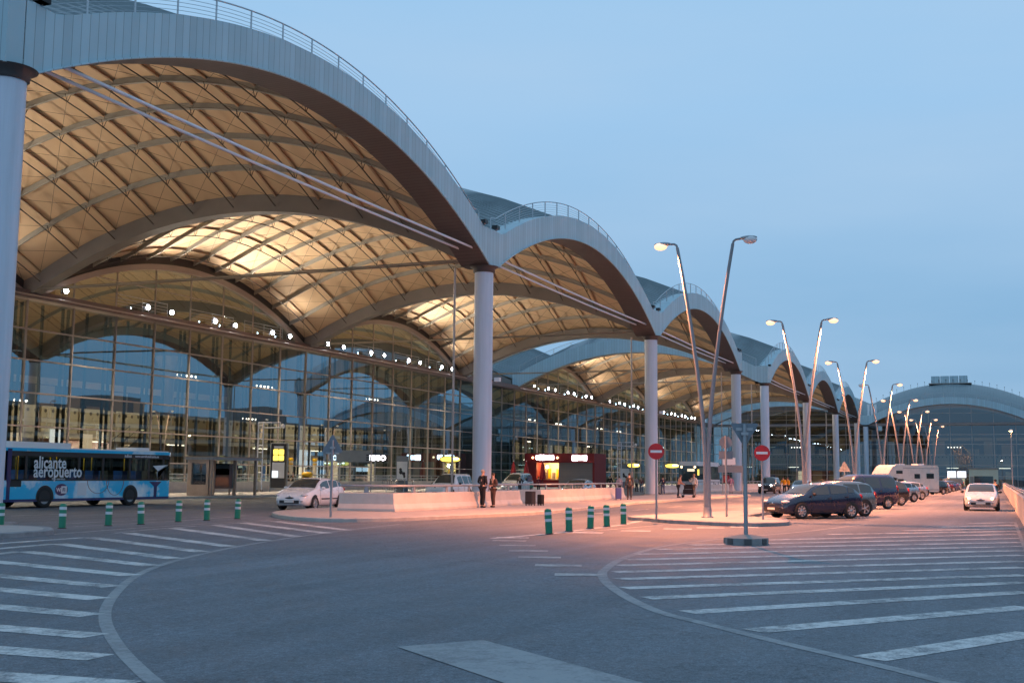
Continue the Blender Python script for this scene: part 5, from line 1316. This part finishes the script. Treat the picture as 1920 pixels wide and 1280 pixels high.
person('dark haired man in a grey brown jacket, back turned, by the blue suitcase', (77.2, 23.2, Zp), 30, 'greybrown', 'charcoal', 'dark', ('down', 'down'), .05, h=1.78)
person('person in a navy top and pale jeans seen from behind by the far barrier', (105.5, 28.5, 0), 40, 'navy', 'denim', 'dark', ('push', 'push'), .08, h=1.76, wide=1.1)
person('person in a coral and white top leaning over a luggage trolley', (87.5, 22.45, Zp), -60, 'coral', 'charcoal', 'brown', ('push', 'push'), .06, lean=.25, h=1.72)
person('person in a white shirt and tan trousers standing beside the luggage trolley', (89.7, 21.75, Zp), 160, 'white', 'khaki', 'blond', ('down', 'talk'), .05, h=1.78, wide=1.1)
person('woman in a pink top and pale trousers with her back to the viewer', (115, 24.2, Zp), 25, 'pink', 'palepink', 'dark', ('hip', 'down'), .07, h=1.68)
person('worker in an orange yellow hi-vis jacket bending beside the headlight', (118.6, 19.6, .0), 160, 'hiviz', 'charcoal', 'dark', ('push', 'push'), .05, lean=.35, h=1.78, wide=1.15)
person('second worker in an orange yellow hi-vis jacket, turned to the left', (119.8, 19.4, .0), 120, 'hiviz', 'charcoal', 'brown', ('front', 'down'), .05, lean=.1, h=1.76, wide=1.15)
person('person in dark clothes standing at the low wall beside the oncoming white car', (75.4, .12, 0), 150, 'black', 'charcoal', 'dark', ('front', 'down'), .03, h=1.72)
person('person in a dark jacket in front of the advert on the white van', (101.5, 41.1, 0), 200, 'charcoal', 'charcoal', 'dark', ('down', 'hold'), .12, h=1.7)
person('person in a maroon coat behind the white van with the advert', (112.5, 43.5, 0), 20, 'maroon', 'charcoal', 'brown', ('down', 'down'), .1, h=1.6)
person('person in a salmon top behind the end of the barrier, near the parked silver car', (95.2, 29.5, 0), 30, 'palepink', 'charcoal', 'dark', ('down', 'down'), .08, h=1.72)
CG = 'travellers waiting at the coach stop'
for k, (x, y, tp, bt, hr, lab) in enumerate([(125, 36.2, 'maroon', 'denim', 'dark', 'traveller in a dark red top in the queue by the coach'), (126.5, 37.2, 'greyl', 'charcoal', 'brown', 'traveller in a light grey top in the queue by the coach'), (128.5, 36.4, 'palepink', 'charcoal', 'dark', 'traveller in a pale pink top nearest the front of the coach'), (117, 36.6, 'teal', 'charcoal', 'dark', 'traveller in a teal top left of the tall column'), (120, 38.2, 'black', 'charcoal', 'brown', 'traveller in black standing left of the tall column')]):
    person(lab, (x, y, 0), 200 + 40 * k, tp, bt, hr, ('down', 'front' if k % 2 else 'down'), .06, h=1.66 + .03 * k, group=CG)
person('dark clad traveller on the pavement by the hanging grey panel', (92, 60.2, Zp), 120, 'black', 'charcoal', 'dark', ('front', 'down'), .06, h=1.75)
person('traveller in a charcoal jacket close to the one by the hanging grey panel', (93.1, 60.4, Zp), 200, 'charcoal', 'black', 'brown', ('down', 'front'), .06, h=1.7)

# ------------------------------------------------------------------ luggage
def suitcase(label, loc, deg, mt, w=.46, d=.28, h=.66, group=None, handle=True):
    t = thing('suitcase', label, 'suitcase', loc, R(deg), group); b = MB(); n = 6; r = .06
    pl = round_plan(w, d, r, r, 4); b.prism(pl, .07, h, mt); b.prism([(x * .93, y * .88) for x, y in pl], h, h + .02, mt); b.build('shell', t)
    b = MB(); 
    for z in (.22, .42): b.box((-w / 2 + .04, -d / 2 - .012, z), (w / 2 - .04, -d / 2, z + .02), M['black'])
    b.build('ridge', t)
    for x in (-w / 2 + .06, w / 2 - .06):
        for y in (-d / 2 + .05, d / 2 - .05): MB().tube([(x, y - .015, .035), (x, y + .015, .035)], .035, 10, M['black']).build('wheel', t)
    if handle: MB().tube([(-.1, d / 2 - .04, h), (-.1, d / 2 - .04, h + .32), (.1, d / 2 - .04, h + .32), (.1, d / 2 - .04, h)], .012, 6, M['galv']).build('handle', t)
    return t
suitcase('large black suitcase standing before the barrier gap, tan strap on its side', (57.3, 22.6, Zp), 70, CL['charcoal'], .50, .34, .72, handle=False)
suitcase('smaller black suitcase tucked beside the large black one', (57.9, 22.25, Zp), 60, CL['black'], .36, .24, .55, handle=False)
suitcase('blue suitcase leaning at the end of the barrier beside the man in grey brown', (75.0, 23.3, Zp), 20, mat('blue_fabric', (0.04, 0.07, 0.25), 0.7, var=.1), .62, .4, .78)
t = thing('pushchair', 'dark pushchair with pink lining beside the tall column', 'pushchair', (104.2, 28.9, 0), R(150)); b = MB()
for y in (-.22, .22): b.tube([(.45, y, .12), (.0, y, .55), (-.45, y, 1.02)], .018, 6, M['black']); b.tube([(-.35, y, .12), (.1, y, .6)], .018, 6, M['black'])
b.tube([(-.45, -.22, 1.02), (-.45, .22, 1.02)], .018, 6, M['black']); b.build('frame', t)
b = MB(); b.grid(lambda u, v: (-.28 + .6 * u, -.2 + .4 * v, .50 + .45 * (1 - u) ** 2 - .05 * math.sin(PI * v)), 8, 6, CL['pink']); b.build('seat', t)
b = MB(); b.grid(lambda u, v: (-.25 + .38 * math.sin(u * 1.5), -.22 + .44 * v, .95 + .28 * math.cos(u * 1.5) * (.6 + .4 * math.sin(PI * v))), 8, 8, CL['charcoal']); b.build('hood', t)
for x in (.45, -.35):
    for y in (-.24, .24): MB().tube([(x, y - .02, .12), (x, y + .02, .12)], .12, 14, M['tyre']).build('wheel', t)
t = thing('luggage_trolley', 'airport luggage trolley piled with dark bags in front of the pair by the island', 'trolley', (87.9, 21.75, Zp), R(100)); b = MB()
for y in (-.28, .28): b.tube([(.5, y, .2), (-.45, y, .22), (-.6, y, 1.0)], .018, 6, M['chrome']); b.tube([(.5, y, .2), (.45, y, .45)], .018, 6, M['chrome'])
b.tube([(-.6, -.28, 1.0), (-.6, .28, 1.0)], .02, 6, M['chrome']); b.box((-.45, -.28, .2), (.5, .28, .225), M['galv']); b.build('frame', t)
for x in (.42, -.4):
    for y in (-.26, .26): MB().tube([(x, y - .015, .1), (x, y + .015, .1)], .1, 12, M['tyre']).build('wheel', t)
for k, (z, s) in enumerate(((.23, 1.0), (.62, .85))):
    o = suitcase('black bag lying on the luggage trolley, ' + ('lower one' if k == 0 else 'upper one'), (87.9, 21.75, Zp + z - .05), 100 + 6 * k, CL['black'], .8 * s, .5 * s, .42, handle=False)

# ------------------------------------------------------------------ street furniture by the glass wall
t = thing('bus_shelter', 'bus shelter with steel posts, glass panes and a poster case at its left end', 'bus shelter', (66.2, 50.6, Zp), 0)
roof = MB(); roof.box((-1.0, -2.0, 2.42), (4.6, .3, 2.60), M['galv']); roof.box((-1.2, -2.1, 2.60), (4.7, .4, 2.64), M['steelwarm']); roof.build('roof', t)
for x, y in ((-.8, -1.7), (-.8, .1), (1.9, .1), (4.3, .1), (1.9, -1.7), (4.3, -1.7)): MB().box((x - .08, y - .08, 0), (x + .08, y + .08, 2.42), M['steelwarm']).build('post', t)
for x in (-.7, 2.0): MB().box((x, .08, .45), (x + 2.2, .1, 2.2), M['glassclear']).build('glass_pane', t)
b = MB(); b.box((-.95, -1.6, 0), (-.75, 0, .75), M['steelwarm']); b.box((-.95, -1.6, 2.2), (-.75, 0, 2.42), M['steelwarm']); b.box((-.95, -1.6, .75), (-.75, -1.4, 2.2), M['steelwarm']); b.box((-.95, -.2, .75), (-.75, 0, 2.2), M['steelwarm']); b.build('poster_case', t); MB().box((-.86, -1.4, .75), (-.84, -.2, 2.2), M['glassclear']).build('poster_glass', t)
b = MB(); b.box((.0, -.5, .42), (3.6, -.1, .47), M['steelwarm'])
for x in (.3, 3.2): b.box((x, -.35, 0), (x + .08, -.25, .42), M['steelwarm'])
b.build('bench', t)

def ladder_mast(label, loc, rz, h=5.7):
    t = thing('camera_mast', label, 'mast', loc, rz, 'ladder masts by the terminal'); b = MB()
    for x in (-.22, .22): b.tube([(x, 0, 0), (x, 0, h)], .055, 8, M['column'])
    for k in range(8): b.tube([(-.22, 0, 1.6 + k * .55), (.22, 0, 1.6 + k * .55)], .04, 6, M['column'])
    b.build('mast', t); b = MB()
    for z in (h, h - .42): b.tube([(-.22, 0, z), (1.75, 0, z)], .05, 8, M['column'])
    b.tube([(1.7, 0, h), (1.7, 0, h - .42)], .04, 6, M['column']); b.build('arm', t)
    b = MB(); b.ball((1.95, 0, h - .30), (.17, .17, .20), M['signwhite'], 12, 8); b.build('dome_camera', t)
    for x in (-.22, .22): MB().box((x - .1, -.1, 0), (x + .1, .1, .2), M['greyconc']).build('foot', t)
    return t
ladder_mast('white ladder shaped mast with an arm between the bus shelter and the yellow lit totem', (81.6, 56.2, Zp), R(-80))
ladder_mast('far ladder shaped mast with an arm to the left of the coach', (134, 41.5, 0), R(-80))
t = thing('info_totem', 'black information totem with a yellow lit four square sign and posters', 'totem', (83.2, 55.4, Zp), R(-72))
MB().box((-.62, -.16, .35), (.62, .16, 4.0), M['black']).build('case', t); b = MB()
for x in (-.72, .72): b.tube([(x, 0, 0), (x, 0, 4.05)], .05, 6, M['galv'])
b.tube([(-.72, 0, 4.05), (.72, 0, 4.05)], .04, 6, M['galv']); b.build('frame', t)
b = MB()
for x in (-1, 1):
    for z in (2.72, 3.22): b.prism([(q[0] + x * .235, q[1]) for q in round_plan(.44, .46, .08, .08, 3)], 0, .02, M['yellowlit'], Matrix.Translation((0, -.18, z + .1)) @ Matrix.Rotation(PI / 2, 4, 'X') @ Matrix.Translation((0, .0, -.0)))
b.build('lit_sign', t)
MB().box((-.4, -.175, 3.62), (.4, -.161, 3.80), M['signwhite']).build('header_strip', t)
b = MB(); b.box((-.52, -.175, 1.15), (.52, -.161, 2.45), M['signwhite']); b.box((-.52, -.18, 1.2), (-.02, -.176, 1.75), M['screen']); b.build('poster', t)
t = thing('post_box', 'tall yellow post box behind the white hatchback', 'post box', (89.5, 56.6, Zp), R(-70))
b = MB(); b.lathe([(.42, 0), (.42, 1.35), (.50, 1.38), (.50, 1.55), (.36, 1.68), (.0001, 1.72)], 24, M['yellow']); b.build('body', t); MB().box((-.25, -.52, 1.2), (.25, -.40, 1.27), M['black']).build('slot', t); MB().lathe([(.46, 0), (.46, .16), (.42, .2)], 24, M['black']).build('foot', t)
PLN = MB().lathe([(.2, 0), (.2, 3.0)], 14, M['cream']).mesh('post')
for k, (x, y) in enumerate(((96.5, 62.9), (100.8, 62.9))):
    t = thing('gate_post', 'cream post with a yellow ring by the glass, ' + ('left' if k == 0 else 'right') + ' of the pair', 'post', (x, y, Zp), 0, 'cream posts with yellow rings'); place('post', PLN, t)
    MB().lathe([(.24, 2.75), (.24, 3.0), (.2, 3.05)], 14, M['yellow']).lathe([(.22, 2.4), (.22, 2.52)], 14, M['yellow']).build('yellow_ring', t)
t = thing('direction_panel', 'blank grey panel hung on twin posts right of the triangle sign', 'panel', (90.2, 52.4, Zp), R(-72)); b = MB()
for x in (-1.2, 1.62): b.tube([(x, 0.05, 0), (x, 0.05, 3.75)], .06, 8, M['galv'])
b.build('post', t); MB().box((-1.5, -.05, 2.58), (1.5, -.01, 3.62), M['signback']).build('panel', t)
for k in range(3): MB().box((1.2, -.06, 2.70 + k * .22), (1.4, -.051, 2.82 + k * .22), M['black']).build('mark', t)

def info_post(label, loc, rz, w=1.05, glyph=True):
    t = thing('info_post', label, 'sign', loc, rz); b = MB(); b.box((-w / 2, -.1, 0), (w / 2, .1, 3.2), M['signback']); b.build('case', t)
    MB().box((-w / 2 + .05, -.115, 1.0), (w / 2 - .05, -.101, 2.7), M['band']).build('panel', t)
    if glyph:
        g = MB()
        for c, rx, rz_ in (((-.14, 2.0), .13, .13), ((-.10, 1.75), .16, .2), ((.16, 1.62), .15, .16), ((.22, 1.38), .1, .16)): g.slab([(c[0] + rx * math.cos(2 * PI * k / 14), c[1] + rz_ * math.sin(2 * PI * k / 14)) for k in range(14)], -.122, -.116, M['black'])
        g.build('pictogram', t)
    return t
info_post('grey information post with a black pictogram left of the white off-road car', (94.2, 49.6, Zp), R(-72))
info_post('small grey information board with a black pictogram behind the off-road car roof', (112.6, 50.2, Zp), R(-72), .95)
info_post('pale information board near the yellow lit oval signs', (146, 44.5, 0), R(-72), 1.3)

t = thing('trolley_bay', 'steel luggage trolley bay full of nested trolleys in front of the glass', 'trolley bay', (90.5, 49.4, Zp), 0); b = MB()
for k in range(4): b.tube([(k * 1.6, -.2, 0), (k * 1.6 + .3, -.2, 1.1), (k * 1.6 + .5, -.2, 1.12)], .04, 6, M['chrome'])
b.tube([(.3, -.2, 1.1), (6, -.2, 1.1)], .03, 6, M['chrome']); b.build('bay_frame', t)
for k in range(9):
    b = MB(); x = .8 + k * .42
    for y in (0, .5): b.tube([(x + .5, y, .15), (x - .1, y, .18), (x - .25, y, 1.0)], .02, 5, M['chrome'])
    b.tube([(x - .25, 0, 1.0), (x - .25, .5, 1.0)], .025, 5, M['black']); b.box((x - .2, 0, .4), (x + .2, .5, .7), M['galv']); b.build('nested_trolley', t)

def lit_oval(label, loc, rz, w=2.0):
    t = thing('lit_sign', label, 'lit sign', loc, rz, 'yellow lit oval signs'); b = MB(); b.tube([(0, .1, 0), (0, .1, 2.9)], .06, 8, M['galv']); b.build('post', t)
    pl = [(w / 2 * math.cos(2 * PI * k / 24), .26 * (abs(math.sin(2 * PI * k / 24)) ** .7) * (1 if k < 12 else -1)) for k in range(24)]
    MB().slab([(x * 1.12, z * 1.3 + 3.1) for x, z in pl], -.1, .1, M['black']).build('case', t); MB().slab([(x, z + 3.1) for x, z in pl], -.13, -.105, M['yellowlit']).build('lit_face', t)
    MB().box((w * .05, -.14, 3.1), (w * .4, -.131, 3.24), M['whitelit']).build('white_mark', t); return t
lit_oval('yellow lit oval sign with a white mark, above the white off-road car', (107, 50.9, Zp), R(-72))
lit_oval('yellow lit oval sign right of the red kiosk', (146.0, 43.3, 0), R(-72), 1.6)
lit_oval('yellow lit oval sign left of the tall column', (149, 39.0, 0), R(-72), 1.8)
lit_oval('yellow lit oval sign just right of the coach', (158, 35.6, 0), R(-72), 2.2)
t = thing('lit_sign', 'white glowing letter sign on the glass wall', 'lit sign', (112.5, 62.6, 2.6), R(-75)); b = MB(); b.box((-1.5, .0, .45), (1.5, .12, 1.25), M['black']); b.tube([(0, .06, -2.46), (0, .06, .5)], .06, 8, M['galv']); b.build('case', t)
o = place('letters', text_mesh('letters', 'eTEGO', .78, M['whitelit'], .02, 'CENTER', bold=.02), t, (0, -.03, .58)); o.rotation_euler = (PI / 2, 0, 0)

# red kiosk
t = thing('kiosk', 'dark red kiosk with two white lit signs, a warm open counter and a grey shutter', 'kiosk', (150.5, 55.2, Zp), R(-90))
b = MB(); b.box((-5.0, 0.3, 0), (-3.4, 5, 4.5), M['kioskred']); b.box((-5.0, 5, 0), (5, 5.3, 4.5), M['kioskred']); b.box((4.7, .3, 0), (5, 5, 4.5), M['kioskred']); b.box((-5.0, 0.3, 4.5), (5, 5.3, 4.6), M['kioskred']); b.build('walls', t)
MB().box((-5.05, 0, 3.35), (5.05, .3, 4.55), M['kioskred']).build('fascia', t)
def blobs(x0, x1, n, z, hh, seed):
    """the overexposed lettering of the two signs: rounded glowing letters run together"""
    b = MB(); r = random.Random(seed); w = (x1 - x0) / n
    for k in range(n):
        c = x0 + (k + .5) * w; q = hh * r.uniform(.85, 1.1); b.slab([(c + x, z + y) for x, y in round_plan(w * 1.08, q, w * .3, w * .3, 3)], -.06, -.01, M['whitelit'])
    return b
blobs(-3.35, -.75, 6, 4.02, .72, 1).build('lit_letters', t); blobs(1.9, 4.0, 5, 3.97, .74, 2).build('lit_letters', t)
for x in (-3.8, -.2): MB().ball((x, -.12, 4.0), .16, M['headdim'], 10, 7).build('wall_lamp', t)
MB().box((-.1, .2, 0), (4.7, .32, 3.35), M['shutter']).build('shutter', t)
MB().box((-3.4, 3.0, .1), (-.1, 3.1, 3.3), M['cream']).build('inner_wall', t); MB().box((-3.4, .4, 0), (-.1, .9, 1.0), M['kioskred']).build('counter', t)
b = MB()
for k in range(5): b.box((-3.2 + k * .6, 2.7, 1.2), (-2.85 + k * .6, 3.0, 2.0 + (k % 2) * .5), M['yellow'] if k % 2 else M['steelwarm'])
b.build('shelf_goods', t); lamp('POINT', 'kiosk_light', (-1.7, 1.6, 2.9), 420, (1.0, .62, .25), t, shadow_soft_size=.2)
MB().ball((-2.1, 1.0, 2.75), .2, M['inlamp'], 10, 7).build('pendant_lamp', t)
for k, (x, y, lab) in enumerate(((141.5, 58.2, 'closed red parasol farthest left of the kiosk'), (143.5, 57.2, 'closed red parasol at the left corner of the kiosk'), (143.5, 54.9, 'closed red parasol in front of the kiosk counter'))):
    t = thing('parasol', lab, 'parasol', (x, y, Zp), 0, 'closed red parasols by the kiosk'); MB().tube([(0, 0, 0), (0, 0, 3.4)], .04, 8, M['black']).build('pole', t)
    b = MB(); b.lathe([(.30, 1.1), (.42, 1.25), (.36, 2.0), (.2, 2.9), (.05, 3.35)], 12, M['redcloth']); b.build('folded_canopy', t); MB().ball((0, 0, 3.42), .07, M['signwhite'], 8, 6).build('finial', t); MB().lathe([(.4, 0), (.4, .08), (.06, .12)], 14, M['greyconc']).build('foot', t)
# hall fittings only the near half shows: red shop fascia, screens, pinkish wall lights
b = MB(); b.box((2, D + 11.7, 2.6), (9, D + 11.8, 3.9), M['redpanel']); b.build('shop_fascia', T1, (51, 0, 0.5))
MB().box((52.2, D + 11.55, 4.1), (53.7, D + 11.6, 5.35), M['screen']).build('lit_screen', T1); MB().box((58.2, D + 11.55, 4.4), (59.3, D + 11.6, 5.3), M['warmpanel']).build('lit_poster', T1)
b = MB(); b.box((0, 0, 0), (2.4, .08, 2.0), M['screen']); s1 = b.mesh('lit_screen')
for x, v, z in ((21.2, 10.2, 3.0), (33, 14, 2.4), (60, 9, 1.6), (88, 9, 2.4), (91, 9, 1.2)): place('lit_screen', s1, T1, (x, D + v, z))
b = MB(); b.box((0, 0, 0), (1.5, .08, 2.2), M['warmpanel']); s2 = b.mesh('lit_poster')
for x, v, z in ((29.5, 10.2, 2.9), (45, 9, 2.6), (52, 8, 2.7), (70, 9, 0.8), (80, 8, 0.6), (95, 9, 1.0), (104, 9, .8)): place('lit_poster', s2, T1, (x, D + v, z))
b = MB(); b.box((0, 0, 0), (9, .1, .5), M['blueband']).box((0, 0, -1.5), (9, .1, -.9), M['green']).build('counter_band', T1, (63, D + 5, 2.0))
t = thing('kiosk_booth', 'cream booth in front of the end terminal at the end of the car park', 'booth', (262, 2.6, 0), 0); b = MB(); b.box((-2, -2.8, 0), (2, 2.8, 3.9), M['cream']); b.box((-2.2, -3, 3.9), (2.2, 3, 4.15), M['greyconc']); b.build('walls', t); MB().box((-2.05, -1.8, 1.0), (-2.0, 1.8, 2.4), M['carglass']).build('window', t)
MB().box((-2.06, 1.9, 0), (-2.0, 2.6, 2.3), M['steelwarm']).build('door', t)
t = thing('lit_sign', 'blue white lit sign over the far end of the parked row', 'lit sign', (215, 6.4, 0), R(-90)); b = MB(); b.tube([(0, 0, 0), (0, 0, 2.2)], .06, 8, M['galv']); b.build('post', t); MB().box((-1.6, -.1, 1.9), (1.6, .1, 3.2), M['black']).build('case', t)
b = MB(); b.box((-1.5, -.12, 2.0), (-.1, -.105, 3.1), M['screen']); b.box((.1, -.12, 2.0), (1.5, -.105, 3.1), M['screen']); b.build('lit_face', t)
t = thing('fire_box', 'small red box on a post beside the barrier end', 'box', (118.5, 25.4, Zp), R(-80)); MB().tube([(0, 0, 0), (0, 0, 1.1)], .04, 6, M['galv']).build('post', t); MB().box((-.3, -.2, 1.05), (.3, .2, 1.75), M['signred']).build('box', t)
